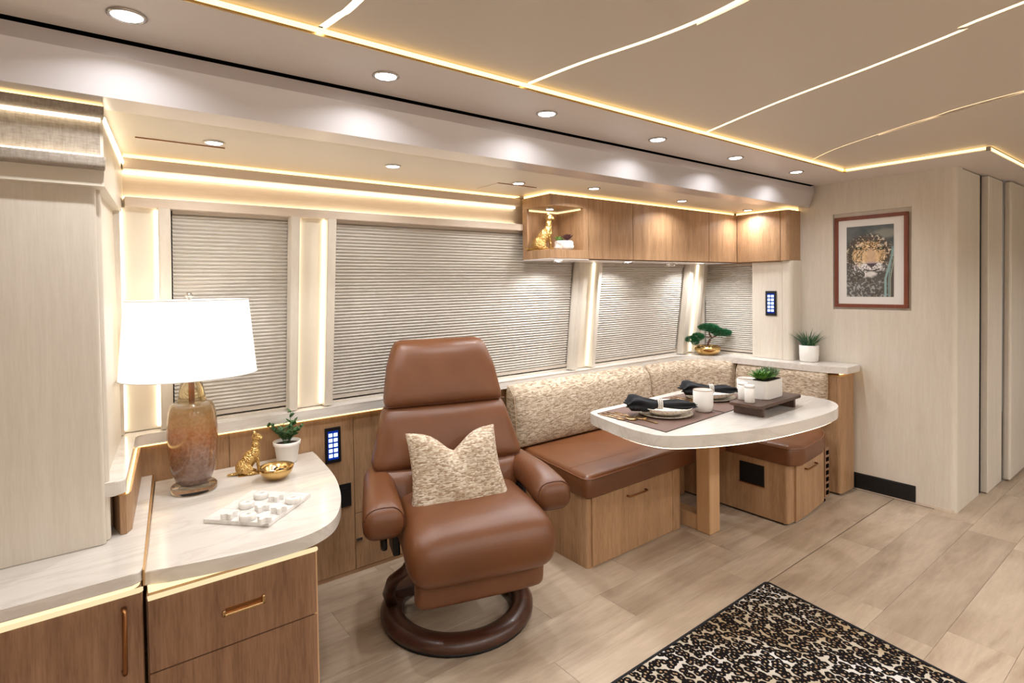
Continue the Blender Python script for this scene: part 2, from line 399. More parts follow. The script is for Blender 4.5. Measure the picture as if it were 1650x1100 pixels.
# ---- picture wall (X = XR) with a shallow recess for the picture
py0, py1, pz0, pz1 = 1.188, 1.632, 1.168, 1.796
bm = box(XR, XR+.1, py1, 2.75, 0, ZS); box(XR, XR+.1, py0, py1, 0, pz0, bm=bm); box(XR, XR+.1, py0, py1, pz1, ZS, bm=bm); box(XR+.02, XR+.1, py0, py1, pz0, pz1, bm=bm)
prism([(XR, py0), (XR, 1.0)]+[(XR+.03-.03*math.cos(a), 1.0-.03*math.sin(a)) for a in [PI/2*k/8 for k in range(1, 9)]]+[(XR+.1, .97), (XR+.1, py0)], 0, ZS, bm=bm)
wall_right = struct('wall_right', bm, 'cream')
# corridor beyond it
bm = box(XR+.1, 4.43, .97, 1.05, 0, ZS-.006)
struct('wall_corridor', bm, 'cream')
struct('trim_10', box(4.43, 4.475, .974, 1.05, 0, ZS), 'dark')  # near-black filler paints the shade in the gap beside the door
d1 = struct('door_1', box(4.475, 4.82, .937, .975, .006, ZS-.006, .004), 'cream')
struct('trim_11', box(4.82, 4.86, .944, 1.05, 0, ZS), 'dark')  # shade between the two doors, put in as dark colour
struct('door_2', box(4.86, 5.6, .90, .945, .006, ZS-.004, .012), 'cream')
struct('wall_end', box(7.3, 7.4, -1.1, 1.0, 0, 2.1), 'cream')
bm = box(5.6, 7.3, .93, 1.05, 0, ZS); struct('wall_far', bm, 'cream')
# the rest of the coach behind the camera
struct('wall_back', box(-1.6, 7.4, -1.2, -1.1, 0, 2.1), 'cream')
struct('wall_front', box(-1.7, -1.6, -1.2, 2.75, 0, 2.1), 'cream')
struct('baseboard_right', box(XR-.004, XR, .975, 1.49, 0, .018), 'cream_h')

# ---- soffit with the stepped edge and its light strip
bm = prism([(-1.6, 1.425), (3.62, 1.425), (3.62, .76), (7.3, .76), (7.3, .905), (XR+.1, 1.05), (XR+.1, 1.735), (-1.6, 1.735)], ZS, ZS+.018)
soffit = struct('trim_1', bm, 'soffit')
obj('led_strip', box(-1.6, 3.60, 1.4225, 1.4248, ZS+.006, ZS+.0195), 'led_gold', soffit)
obj('led_strip', box(3.6175, 3.6198, .76, 1.425, ZS+.006, ZS+.0195), 'led_gold', soffit)
obj('led_strip', box(3.62, 7.3, .7575, .7598, ZS+.006, ZS+.0195), 'led_gold', soffit)
obj('edge_lip', box(-1.6, 3.62, 1.421, 1.4252, ZS-.001, ZS+.005), 'gold', soffit)
obj('corner_cap', box(3.60, 3.625, 1.418, 1.43, ZS-.001, ZS+.015), 'gold', soffit)
obj('corner_cap', box(3.612, 3.632, .752, .768, ZS-.001, ZS+.018), 'chrome', soffit)
struct('trim_12', box(-1.6, XR+.1, 1.735, 1.90, ZS+.02, ZS+.03), 'dark')  # dark strip painting the shade in the gap above the fascia beam

# ---- ceiling: separate panels divided by curved light channels
L1 = [(.498, 1.44), (.512, 1.34), (.522, 1.23), (.53, .6), (.50, -1.1)]
L2 = [(1.180, 1.44), (1.201, 1.205), (1.240, .982), (1.252, .847), (1.244, .721), (1.20, .4), (1.05, -1.1)]
L3 = [(2.205, 1.44), (2.062, 1.049), (1.963, .703), (1.878, .45), (1.813, .315), (1.45, -1.1)]
L4 = [(3.205, 1.44), (3.032, 1.241), (2.892, .998), (2.778, .767), (2.664, .462), (2.3, -1.1)]
def dens(l, n=6):
    out = []; V = [Vector(p) for p in l]; V = [2*V[0]-V[1]]+V+[2*V[-1]-V[-2]]
    for i in range(1, len(V)-2):
        for k in range(n):
            t = k/n; p0, p1, p2, p3 = V[i-1:i+3]; out.append(tuple(.5*((2*p1)+(-p0+p2)*t+(2*p0-5*p1+4*p2-p3)*t*t+(-p0+3*p1-3*p2+p3)*t**3)))
    out.append(l[-1]); return out
L1, L2, L3, L4 = map(dens, (L1, L2, L3, L4))
sh = lambda l, d: [(x+d, y) for x, y in l]
ceil = struct('ceiling', box(-1.7, 7.4, -1.2, 2.8, 2.06, 2.12), 'whitem')
gaps = {1: .010, 2: .0085, 3: .0085, 4: .0045}
def cpanel(left, right):
    bm = prism(left+right[::-1], ZC, ZC+.018); return obj('panel', bm, 'ceil', ceil)
cpanel([(-1.6, 1.44), (-1.6, -1.1)], sh(L1, -gaps[1]))
cpanel(sh(L1, gaps[1]), sh(L2, -gaps[2])); cpanel(sh(L2, gaps[2]), sh(L3, -gaps[3])); cpanel(sh(L3, gaps[3]), sh(L4, -gaps[4]))
cpanel(sh(L4, gaps[4]), [(3.64, 1.44), (3.64, .754), (7.3, .754), (7.3, -1.1)])
for i, L in enumerate((L1, L2, L3, L4)):
    bm = prism(sh(L, -.012)+sh(L, .012)[::-1], ZC+.0105, ZC+.0125); obj('led_strip', bm, 'led_line', ceil)
# shallow raised wedges that leave the light channels
wl = [p for p in L4 if p[1] <= .998]
def wedge(a, b): obj('wedge', prism(a+b[::-1], ZC-.006, ZC-.0002), 'ceil', ceil)
wedge([(2.897, .998), (2.849, .785), (2.799, .484), (2.55, -1.1)], sh([(2.892, .998), (2.778, .767), (2.664, .462), (2.3, -1.1)], gaps[4]))
wedge([(1.262, .845), (1.271, .763), (1.272, .697), (1.20, -1.1)], sh([(1.252, .845), (1.248, .763), (1.242, .697), (1.05, -1.1)], gaps[2]))

# ---- pearl grey fascia beam of the slide-out
prof = [(1.742, 1.991), (1.739, 1.954), (1.771, 1.857), (1.90, 1.8585), (1.90, 1.991)]
bm = prism(prof, -1.6, 3.93, axis='X'); beam = struct('trim_2', bm, 'beam')
obj('end_cap', prism([(a+(.004 if a < 1.8 else 0), b) for a, b in prof], 3.93, 3.936, axis='X'), 'soffit', beam)
# ---- slide-out ceiling
bm = box(-1.6, XR, 1.90, 2.75, ZSL, ZSL+.05); sc = struct('trim_3', bm, 'slideceil')
for (x0, x1, y0, y1) in ((.15, .41, 2.188, 2.285), (1.62, 1.862, 2.20, 2.385)):
    h = obj('hatch_panel', box(x0, x1, y0, y1, ZSL-.003, ZSL+.001, .001), 'slideceil', sc)
    obj('seam', box(x0-.002, x1+.002, y0-.003, y0, ZSL-.0035, ZSL), 'bronze', h)

# ---- window wall
def tiltbox(x0, x1, z0, z1, f, b, bm=None, bev=0):
    bm = bm or bmesh.new()
    vs_ = [bm.verts.new((x, W(z)+o, z)) for x in (x0, x1) for z in (z0, z1) for o in (f, b)]
    q = lambda *i: bm.faces.new([vs_[k] for k in i])
    fs = [q(0, 1, 3, 2), q(4, 6, 7, 5), q(0, 4, 5, 1), q(2, 3, 7, 6), q(0, 2, 6, 4), q(1, 5, 7, 3)]
    if bev:
        bmesh.ops.bevel(bm, geom=list({e for ff in fs for e in ff.edges}), offset=bev, segments=2, affect='EDGES')
    return bm
wins = [(.275, .722), (.905, 2.425), (2.615, 3.565)]
bm = bmesh.new(); zt = 1.69
for a, b in ((-.3, .275), (.722, .905), (2.425, 2.615), (3.565, 3.96)): tiltbox(a, b, .76, zt, .004, .06, bm)
for a, b in wins: tiltbox(a, b, .76, .83, .004, .06, bm)
wall_window = struct('wall_window', bm, 'cream')
bm = box(-.3, 3.96, 2.535, 2.60, zt, ZSL); struct('wall_header', bm, 'cream_h')
for i, (a, b) in enumerate(wins):
    fr = bmesh.new()
    for (x0, x1, z0, z1) in ((a, a+.02, .83, zt), (b-.02, b, .83, zt), (a+.02, b-.02, .83, .85), (a+.02, b-.02, zt-.02, zt)): tiltbox(x0, x1, z0, z1, .03, .055, fr)
    wn = struct('window_%d' % (i+1), fr, 'black'); obj('pane', tiltbox(a+.02, b-.02, .85, zt-.02, .04, .044), 'pane', wn)
struct('wall_outer', box(-1.6, XR, 2.72, 2.76, 0, ZSL), 'dark')
# bands with light above and below, over the windows
t = struct('trim_4', box(.128, 1.9735, 2.470, 2.533, 1.806, 1.846, .003), 'cream_h')
obj('led_strip', box(.13, 1.9735, 2.476, 2.53, 1.8555, 1.8585), 'led_gold', t)
obj('led_strip', box(.13, 1.9735, 2.518, 2.533, 1.7965, 1.8045), 'led', t)
t = struct('trim_5', box(.128, 1.9735, 2.446, 2.533, 1.664, 1.701, .003), 'cream_h')
obj('led_strip', box(.13, 1.9735, 2.518, 2.533, 1.703, 1.711), 'led', t)
# end wall of the slide-out with window 4
XE = 3.855
bm = box(XE, XE+.05, 1.95, 2.12, .76, 1.50); box(XE, XE+.05, 2.54, 2.62, .76, 1.5, bm=bm); box(XE, XE+.05, 2.12, 2.54, .76, .83, bm=bm)
struct('wall_slide_end', bm, 'cream')
fr = box(XE+.02, XE+.05, 2.12, 2.14, .83, 1.5); box(XE+.02, XE+.05, 2.52, 2.54, .83, 1.5, bm=fr)
box(XE+.02, XE+.05, 2.14, 2.52, .83, .85, bm=fr); wn = struct('window_4', fr, 'black'); obj('pane', box(XE+.03, XE+.034, 2.14, 2.52, .85, 1.5), 'pane', wn)

# pleated shades
def pleats(x0, x1, z0, z1, plane):
    bm = bmesh.new(); n = int((z1-z0)/.0075); rows = []
    for k in range(n+1):
        z = z1-(z1-z0)*k/n; o = -.0055 if k % 2 else .0055
        rows.append([bm.verts.new(plane(x, z, o)) for x in (x0, x1)])
    for a, b in zip(rows, rows[1:]): bm.faces.new((a[0], a[1], b[1], b[0]))
    return bm
def shade(label, x0, x1, zt_, plane, grp):
    t = thing('pleated_shade', label, 'window shade', plane((x0+x1)/2, .84, 0), 0, grp)
    obj('pleated_cloth', pleats(x0, x1, .855, zt_-.02, plane), 'pleat', t)
    def rail(z0, z1):
        bm = bmesh.new(); v = [bm.verts.new(plane(x, z, o)) for x in (x0, x1) for z in (z0, z1) for o in (-.009, .008)]
        q = lambda *i: bm.faces.new([v[k] for k in i]); q(0, 1, 3, 2); q(4, 6, 7, 5); q(0, 4, 5, 1); q(2, 3, 7, 6); q(0, 2, 6, 4); q(1, 5, 7, 3); return bm
    obj('bottom_rail', rail(.838, .855), 'rail', t); obj('head_rail', rail(zt_-.02, zt_), 'rail', t)
PL = lambda x, z, o: (x, W(z)+.012+o, z)
G = 'pleated window shades'
shade('grey beige pleated window shade behind the table lamp', .28, .715, 1.672, PL, G)
shade('widest grey beige pleated window shade, behind the leather armchair', .912, 2.415, 1.672, PL, G)
shade('grey beige pleated window shade above the long bench back, between two lit columns', 2.632, 3.55, 1.492, PL, G)
shade('narrow grey beige pleated window shade behind the little tree, on the end wall', 2.125, 2.53, 1.492, lambda y, z, o: (XE+.012+o, y, z), G)

# columns between windows: two posts, a recessed lit panel, light strips
def column(k, a0, a1, b0, b1, z1, right_only=False):
    t = struct('trim_%d' % k, tiltbox(a0, a1, .82, z1, -.05, .004, bev=.002), 'cream')
    obj('post', tiltbox(b0, b1, .82, z1, -.05, .004, bev=.002), 'cream', t)
    obj('recess_panel', tiltbox(a1, b0, .82, z1, -.004, .004), 'slideceil', t)
    if not right_only: obj('led_strip', tiltbox(a1+.001, a1+.009, .83, z1-.005, -.014, -.005), 'led', t)
    obj('led_strip', tiltbox(b0-.009, b0-.001, .83, z1-.005, -.014, -.005), 'led', t)
column(6, .086, .112, .229, .268, 1.664); column(7, .706, .742, .862, .90, 1.664)
column(8, 2.418, 2.462, 2.59, 2.622, 1.497, True); column(9, 3.56, 3.61, 3.715, 3.745, 1.497, True)

# sill, marble, wrapping round at the left and along the end wall
bm = prism(roundpoly([(-.35, 1.94), (.085, 1.945), (.145, 2.512), (3.46, 2.512), (3.60, 2.43), (3.69, 2.26), (3.70, 1.60), (3.745, 1.46), (3.955, 1.46), (3.955, 2.64), (-.35, 2.64)], [0, .03, .03, 0, .05, .05, .05, .01, .03, 0, 0]), .775, .816, .004)
sill = struct('trim_13', bm, 'marble')
obj('led_strip', box(.15, 1.86, 2.538, 2.549, .764, .772), 'led_gold', sill)
obj('led_strip', prism([(.086, 1.98), (.093, 1.98), (.150, 2.53), (.143, 2.53)], .765, .773), 'led_gold', sill)
obj('led_strip', prism(roundpoly([(3.74, 1.50), (3.93, 1.50), (3.93, 1.512), (3.75, 1.512)], 0), .766, .774), 'led_gold', sill)
# lower wood wall
wl_ = struct('wall_lower', box(.1, 3.96, 2.55, 2.62, 0, .764), 'oak')
for x0, x1, z0, z1 in ((.14, .4645, .02, .762), (.4675, .997, .02, .762), (1.0005, 1.86, .286, .762), (1.0005, 1.86, .02, .283)):
    obj('wood_panel', box(x0, x1, 2.543, 2.551, z0, z1, .0012), 'oak', wl_)
obj('toe_strip', box(.5, 1.9, 2.546, 2.552, 0, .018), 'oak_h', wl_)
bm = prism([(-.35, 2.06), (.055, 2.06), (.07, 1.97), (.085, 1.97), (.10, 2.0), (.162, 2.545), (-.35, 2.545)], .651, .764)
struct('wall_left_lower', bm, 'oak')
bm = prism([(-.35, 2.065), (.05, 2.065), (.10, 2.50), (.10, 2.6), (-.35, 2.6)], .816, 1.66); struct('wall_left_slide', bm, 'slideceil')
# slanted return beside the fabric cornice
bm = prism([(-.30, 1.885), (.055, 1.885), (.128, 2.54), (-.30, 2.54)], 1.645, 1.858); t = struct('trim_14', bm, 'slideceil')
obj('led_strip', prism([(.0555, 1.888), (.061, 1.888), (.134, 2.50), (.1285, 2.50)], 1.822, 1.834), 'led', t)

# ================================================================== DOWNLIGHTS
def downlight(x, y, z, label, grp, watts, r=.032, stem=0):
    t = thing('downlight', label, 'ceiling light', (x, y, z), 0, grp)
    obj('trim_ring', lathe([(r*1.25, 0), (r*1.28, -.003), (r*1.1, -.006), (r*.98, -.004), (r*.98, 0)], 28), 'chrome', t, 'all', world=False)
    obj('lens', lathe([(0, -.0045), (r*.9, -.0045), (r*.98, -.002)], 28), 'lens', t, 'all', world=False)
    if stem: obj('housing', lathe([(r*1.1, 0), (r*1.1, stem)], 24), 'chrome', t, 'all', world=False)
    l = bpy.data.lights.new('lamp', 'AREA'); l.shape = 'DISK'; l.size = r*1.7; l.energy = watts; l.color = (.95, .97, 1)
    l.spread = math.radians(150)
    lo = bpy.data.objects.new('lamp', l); COL.objects.link(lo); lo.parent = t; lo.location = (0, 0, -.012)
    return t
nth = ['first (nearest the camera)', 'second', 'third', 'fourth', 'fifth', 'sixth (farthest away)']
for i, x in enumerate((.098, .745, 1.393, 2.049, 2.684, 3.337)):
    downlight(x, 1.577, ZS, 'round recessed downlight in the upper soffit, %s of six' % nth[i], 'soffit downlights', DL_MAIN)
lbl = ['round downlight by the left hatch above the lamp', 'round downlight in the slide-out ceiling above the wide window', 'round downlight beside the right hatch, left of the display niche',
       'round downlight in the slide-out ceiling in front of the display niche', 'round downlight in front of the wide wooden overhead cabinet', 'round downlight in the slide-out ceiling at the cabinet corner']
for (x, y), s in zip(((.367, 2.122), (1.03, 2.13), (1.708, 2.15), (2.133, 2.051), (2.915, 2.066), (3.697, 2.081)), lbl):
    downlight(x, y, ZSL, s, 'slide-out ceiling downlights', DL_SLIDE, .027)
for (x, y), s in zip(((2.13, 2.33), (2.72, 2.33), (3.50, 2.33)), ('small downlight under the cabinets beside the left lit column', 'small downlight under the middle of the overhead cabinets', 'small downlight under the cabinets beside the right lit column')):
    downlight(x, y, 1.4915, s, 'under-cabinet downlights', DL_UNDER, .024)
for i, x in enumerate((-.6, .5, 1.6, 2.7, 3.8, 5.0)):  # unseen fill lamps added behind the camera to brighten the room
    downlight(x, -.7, ZC, 'added unseen fill downlight over the aisle behind the camera', 'added aisle fill lamps', DL_FILL)

# ================================================================== LEFT CABINETS
SX0, SX1 = .106, .200                       # slanted joint between the two counters, front and back
t = thing('countertop', 'left marble countertop with rounded corner running under the tall cream cabinet', 'countertop', (-.3, 2.0, .61))
obj('slab', prism(roundpoly([(-1.1, 1.68), (SX0-.004, 1.68), (SX1-.004, 2.54), (-1.1, 2.54)], [0, .03, 0, 0], 8), .620, .650, .004), 'marble', t)
obj('led_strip', prism(roundpoly([(-1.1, 1.687), (SX0-.012, 1.687), (SX0+.006, 1.80), (-1.1, 1.80)], [0, .03, 0, 0], 6), .608, .6195), 'led_soft', t)
obj('brass_edge', prism([(SX0-.003, 1.69), (SX0+.001, 1.69), (SX1+.001, 2.54), (SX1-.003, 2.54)], .608, .649), 'brass', t)
bm = prism([(SX0+.004, 1.741)]+dens([(.16, 1.725), (.26, 1.702), (.37, 1.683), (.48, 1.680), (.56, 1.703), (.625, 1.758), (.685, 1.87), (.735, 2.02), (.772, 2.20), (.808, 2.540)], 5)+[(SX1+.004, 2.540)], .583, .622, .005)
t = thing('countertop', 'curved cream marble countertop carrying the table lamp', 'countertop', (.45, 2.1, .58))
obj('slab', bm, 'marble', t)
obj('led_strip', prism(roundpoly([(SX0+.01, 1.722), (.528, 1.722), (.528, 2.3), (SX0+.03, 2.3)], [0, .02, 0, 0], 5), .571, .5825), 'led_soft', t)

def bar_handle(name, p, q, out, r, mt, parent, stand=.03):
    P, Q, O = Vector(p), Vector(q), Vector(out); d = (Q-P).normalized()
    bm = tube([P+O*.002, P+O*stand*.8, P+O*stand+d*.006, Q+O*stand-d*.006, Q+O*stand*.8, Q+O*.002], [r*1.25, r, r, r, r, r*1.25], 8)
    return obj(name, bm, mt, parent, 'all')
t = thing('base_cabinet', 'left wooden base cabinet with a vertical bronze handle', 'cabinet', (-.3, 2.0, 0))
obj('body', prism(roundpoly([(-1.1, 1.705), (SX0-.005, 1.705), (SX0+.03, 2.54), (-1.1, 2.54)], [0, .03, 0, 0], 6), 0, .606), 'oak_deep_shaded', t)
d = obj('door', prism(roundpoly([(-.62, 1.69), (SX0-.004, 1.69), (SX0-.003, 1.712), (-.62, 1.712)], [0, .02, 0, 0], 5), .03, .594, .002), 'oak_deep_shaded', t)
bar_handle('handle', (.060, 1.69, .41), (.062, 1.69, .565), (0, -1, 0), .0055, 'bronze', d, .024)
obj('wood_lip_glow', prism(roundpoly([(-1.1, 1.684), (SX0-.003, 1.684), (SX0-.002, 1.70), (-1.1, 1.70)], [0, .02, 0, 0], 5), .596, .604, .002), 'lip_glow', t)  # cabinet's wooden top lip, lamplight on it painted as a glow
t = thing('drawer_cabinet', 'wooden drawer cabinet with lit edge and routed brass pull under the curved countertop', 'cabinet', (.33, 2.0, 0))
obj('body', prism(roundpoly([(SX0+.004, 1.705), (.536, 1.705), (.536, 2.54), (SX1, 2.54)], [0, .02, 0, 0], 6), 0, .565), 'oak_deep_shaded', t)
for z0, z1 in ((.377, .566), (.03, .373)):
    d = obj('drawer', prism(roundpoly([(SX0+.006, 1.69), (.543, 1.69), (.543, 1.716), (SX0+.006, 1.716)], [.002, .012, 0, 0], 5), z0, z1, .002), 'oak_deep_shaded', t)
    if z0 > .2:
        bm = box(.282, .392, 1.682, 1.6895, .461, .468, .002); box(.282, .290, 1.682, 1.6895, .461, .478, .002, bm=bm); box(.384, .392, 1.682, 1.6895, .461, .486, .002, bm=bm)
        obj('handle', bm, 'brass', d); obj('handle_recess', box(.290, .384, 1.6885, 1.6905, .468, .482, .0005), 'bronze', d)
obj('wood_lip_glow', prism(roundpoly([(SX0+.006, 1.683), (.545, 1.683), (.545, 1.70), (SX0+.006, 1.70)], [0, .012, 0, 0], 5), .567, .5745, .002), 'lip_glow', t)  # wooden lip over the drawers, its lit look painted by emission
obj('side_edge', box(.531, .5435, 1.692, 1.712, .01, .565, .003), 'oak_plain', t)

# tall cabinet on the left
t = thing('tall_cabinet', 'tall cream wood cabinet with rounded door corner standing on the left countertop', 'cabinet', (-.3, 2.15, .65))
obj('body', prism(roundpoly([(-1.1, 1.95), (.048, 1.95), (.050, 2.04), (-1.1, 2.04)], [0, .02, 0, 0], 6), .652, 1.70), 'cream', t)
dp = []
bm = prism(roundpoly([(-1.1, 1.926), (.036, 1.926), (.036, 1.952), (-1.1, 1.952)], [0, .024, 0, 0], 8), .6515, 1.668); obj('door', bm, 'cream', t, True)
# fabric cornice above it
t = thing('fabric_cornice', 'padded taupe fabric cornice with two lit bands above the tall cream cabinet', 'cornice', (-.3, 1.9, 1.69))
rp = lambda z0, z1, y: prism(roundpoly([(y, z0), (1.94, z0), (1.94, z1), (y, z1)], [.012, 0, 0, .006], 4), -1.1, .057, .003, axis='X')
obj('lower_roll', rp(1.688, 1.718, 1.845), 'slub', t, True); obj('upper_roll', rp(1.825, 1.852, 1.842), 'slub', t, True)
obj('back_panel', box(-1.1, .048, 1.880, 1.90, 1.718, 1.825), 'slub', t)
obj('led_strip', box(-1.1, .05, 1.868, 1.879, 1.8165, 1.8245), 'led', t); obj('led_strip', box(-1.1, .05, 1.862, 1.879, 1.7185, 1.724), 'led', t)
obj('led_strip', box(-1.1, .055, 1.85, 1.88, 1.8535, 1.8565), 'led_gold', t)

# ================================================================== OVERHEAD CABINETS
ZB, ZT, YF = 1.500, 1.842, 2.22
G = 'wooden overhead cabinets'
t = thing('display_cabinet', 'open-cornered wooden display niche at the left end of the overhead cabinets', 'cabinet', (2.1, 2.4, ZB), 0, G)
obj('bottom_shelf', box(1.975, 2.262, YF, 2.455, ZB, 1.548, .0015), 'oak', t)
obj('top_board', box(1.975, 2.262, YF, 2.455, 1.782, ZT, .0015), 'oak', t)
obj('back_panel', box(1.979, 2.262, 2.435, 2.455, 1.548, 1.782), 'oak', t)
obj('side_stile', box(1.975, 1.99, 2.415, 2.455, ZB+.048, 1.782), 'oak', t)
obj('side_panel', box(2.222, 2.260, YF+.002, 2.435, 1.548, 1.782), 'oak', t)
obj('led_strip', box(1.99, 2.222, 2.424, 2.434, 1.772, 1.780), 'led_soft', t); obj('led_strip', box(2.212, 2.220, 2.24, 2.424, 1.772, 1.780), 'led_soft', t)
obj('led_strip', box(1.985, 2.262, YF+.012, YF+.02, ZT+.002, ZSL-.004), 'led_gold', t); obj('led_strip', box(1.983, 1.990, YF+.02, 2.45, ZT+.002, ZSL-.004), 'led_gold', t)
obj('base_board', box(1.975, 2.262, YF+.002, 2.455, ZB-.006, ZB), 'soffit', t)
def overhead(x0, x1, label):
    t = thing('overhead_cabinet', label, 'cabinet', ((x0+x1)/2, 2.38, ZB), 0, G)
    obj('body', box(x0, x1, YF+.018, 2.46, ZB-.006, ZT-.002), 'oak', t)
    obj('door', box(x0+.002, x1-.002, YF, YF+.018, ZB, ZT, .001), 'oak', t)
    obj('led_strip', box(x0, x1, YF+.022, YF+.03, ZT+.001, ZSL-.004), 'led_gold', t)
    obj('base_board', box(x0, x1, YF+.004, 2.48, ZB-.0075, ZB-.006), 'soffit', t); return t
overhead(2.262, 2.641, 'overhead cabinet with a plain wooden door just right of the display niche')
overhead(2.641, 3.438, 'widest wooden overhead cabinet, in the middle of the row')
overhead(3.438, 3.79, 'narrow wooden overhead cabinet at the inner corner, facing the aisle')
t = thing('overhead_cabinet', 'overhead cabinet on the end wall between the inner corner and the rounded end', 'cabinet', (3.87, 2.06, ZB), 0, G)
obj('body', box(3.808, XR, 1.90, 2.53, ZB-.006, ZT-.002), 'oak', t); obj('door', box(3.79, 3.808, 1.902, 2.218, ZB, ZT, .001), 'oak', t)
obj('led_strip', box(3.812, 3.82, 1.90, 2.235, ZT+.001, ZSL-.004), 'led_gold', t)
def cornerpoly(x0, y1, y0, r): return roundpoly([(x0, y1), (x0, y0), (XR-.001, y0), (XR-.001, y1)], [0, r, 0, 0], 8)
t = thing('overhead_cabinet', 'rounded end unit of the overhead cabinets against the picture wall', 'cabinet', (3.87, 1.87, ZB), 0, G)
obj('body', prism(cornerpoly(3.79, 1.8985, 1.845, .05), ZB, ZT), 'oak', t, True)
obj('led_strip', prism([(3.80, 1.89), (3.81, 1.86), (XR-.01, 1.853), (XR-.01, 1.862), (3.82, 1.87), (3.81, 1.895)], ZT+.001, ZSL-.004), 'led_gold', t)
# cream end column below it, with keypad
t = struct('trim_15', box(3.815, 3.86, 1.9015, 2.118, .817, ZB-.007, .001), 'cream')
obj('corner_panel', prism(cornerpoly(3.812, 1.8985, 1.835, .05), .817, ZB-.001), 'cream', t, True)
obj('sensor', softbox((3.20, 2.36, 1.482), (.03, .02, .011), .008, 6), 'clear', t, 'all')

# keypads, sockets
def keypad(label, loc, rz, wd, hh):
    t = thing('keypad', label, 'control panel', loc, rz, 'backlit keypads')
    obj('cover_plate', box(-wd/2, wd/2, -.007, 0, -hh/2, hh/2, .002), 'black', t, world=False)
    obj('glow_panel', box(-wd*.33, wd*.33, -.0075, -.007, -hh*.40, hh*.40), 'keyglow', t, world=False)
    me = None
    for i in range(5):
        for j in (-1, 1):
            if me is None:
                o = obj('key', box(-wd*.12, wd*.12, -.0095, -.0075, -wd*.11, wd*.11, .001), 'keys', t, world=False); me = o.data
            else: o = bpy.data.objects.new('key', me); COL.objects.link(o); o.parent = t
            o.location = (j*wd*.16, 0, (i-2)*hh*.145)
keypad('black keypad with ten backlit keys on the wood wall left of the armchair', (.899, 2.543, .632), 0, .074, .165)
keypad('black keypad with ten backlit keys on the cream column by the picture wall', (3.814, 1.978, 1.205), -PI/2, .078, .172)
t = thing('wall_outlet', 'black wall outlet below the keypad, left of the armchair', 'outlet', (.947, 2.543, .385))
obj('cover_plate', box(-.034, .034, -.006, 0, -.055, .055, .002), 'black', t, world=False); obj('insert', box(-.018, .018, -.008, -.006, -.036, .036, .001), 'black', t, world=False)
t = thing('wall_jack', 'tiny metal jack low on the wood wall behind the armchair', 'outlet', (1.018, 2.543, .157))
obj('cover_plate', box(-.016, .016, -.003, 0, -.008, .008, .001), 'chrome', t, world=False)
for k in (-1, 0, 1): obj('pin', lathe([(.003, 0), (.003, .004), (0, .004)], 8, loc=(k*.009, -.005, -.002)), 'black', t, world=False)
t = thing('floor_vent', 'long black heating vent low on the picture wall', 'vent', (XR, 1.3375, .062), -PI/2)
obj('frame', box(-.172, .172, -.006, .0, -.054, .047, .002), 'black', t, world=False)
for k in range(6): obj('slat', box(-.16, .16, -.010, -.006, -.044+k*.0155, -.036+k*.0155, .001), 'black', t, world=False)

# ================================================================== DINETTE
t = thing('bench_cabinet', 'long wooden bench base with a drawer, behind the armchair side of the table', 'bench', (2.2, 2.2, 0))
obj('body', prism(roundpoly([(1.872, 1.868), (2.585, 1.868), (2.585, 2.0), (2.59, 2.54), (1.872, 2.54)], [.02, .01, 0, 0, 0], 5), 0, .342), 'oak', t, True)
d = obj('drawer', box(1.897, 2.515, 1.858, 1.870, .010, .338, .0015), 'oak', t)
bar_handle('handle', (2.145, 1.858, .292), (2.285, 1.858, .292), (0, -1, 0), .0045, 'bronze', d, .02)
obj('end_post', box(2.522, 2.585, 1.858, 1.875, .0, .342, .006), 'oak', t)
obj('recess_panel', box(2.585, 3.05, 2.16, 2.18, 0, .342), 'oak', t)
t = thing('bench_cabinet', 'short wooden bench base with curved door and square black opening, beside the picture wall', 'bench', (3.35, 1.9, 0))
obj('body', prism(roundpoly([(3.055, 1.497), (3.13, 1.493), (3.30, 1.503), (3.50, 1.523), (3.62, 1.57), (3.66, 1.66), (3.70, 2.54), (3.055, 2.54)], [.02, 0, .1, .1, .06, .05, 0, 0], 5), .012, .342), 'oak', t, True)
d = obj('door', prism([(3.125, 1.482), (3.29, 1.492), (3.50, 1.513), (3.56, 1.522), (3.56, 1.530), (3.125, 1.499)], .012, .342, .001), 'oak', t)
bar_handle('handle', (3.24, 1.489, .288), (3.39, 1.502, .288), (.08, -1, 0), .0045, 'bronze', d, .022)
obj('toe_kick', box(3.07, 3.6, 1.53, 2.5, 0, .012), 'dark', t)
o = obj('opening', box(3.0495, 3.056, 1.629, 1.777, .186, .305, .001), 'black', t)
obj('opening_lip', box(3.0485, 3.0505, 1.625, 1.781, .182, .187), 'bronze', t)
v = obj('side_grille', box(3.565, 3.625, 1.518, 1.545, .03, .335, .002), 'oak_deep_shaded', t)
for k in range(7): obj('grille_hole', box(3.578, 3.612, 1.515, 1.519, .045+k*.041, .070+k*.041, .001), 'dark', v)
# end cabinet beside the bench
t = thing('end_cabinet', 'narrow tall wooden end cabinet beside the bench, against the picture wall', 'cabinet', (3.85, 1.6, 0))
obj('body', prism(roundpoly([(3.745, 2.54), (3.745, 1.497), (3.945, 1.497), (3.945, 2.54)], [0, .025, .015, 0], 6), .014, .752), 'oak', t, True)
obj('toe_kick', box(3.77, 3.93, 1.52, 2.4, 0, .014), 'dark', t)
obj('brass_cap', prism(roundpoly([(3.750, 1.9), (3.750, 1.503), (3.94, 1.503), (3.94, 1.9)], [0, .025, .015, 0], 6), .7525, .7585), 'brass', t)

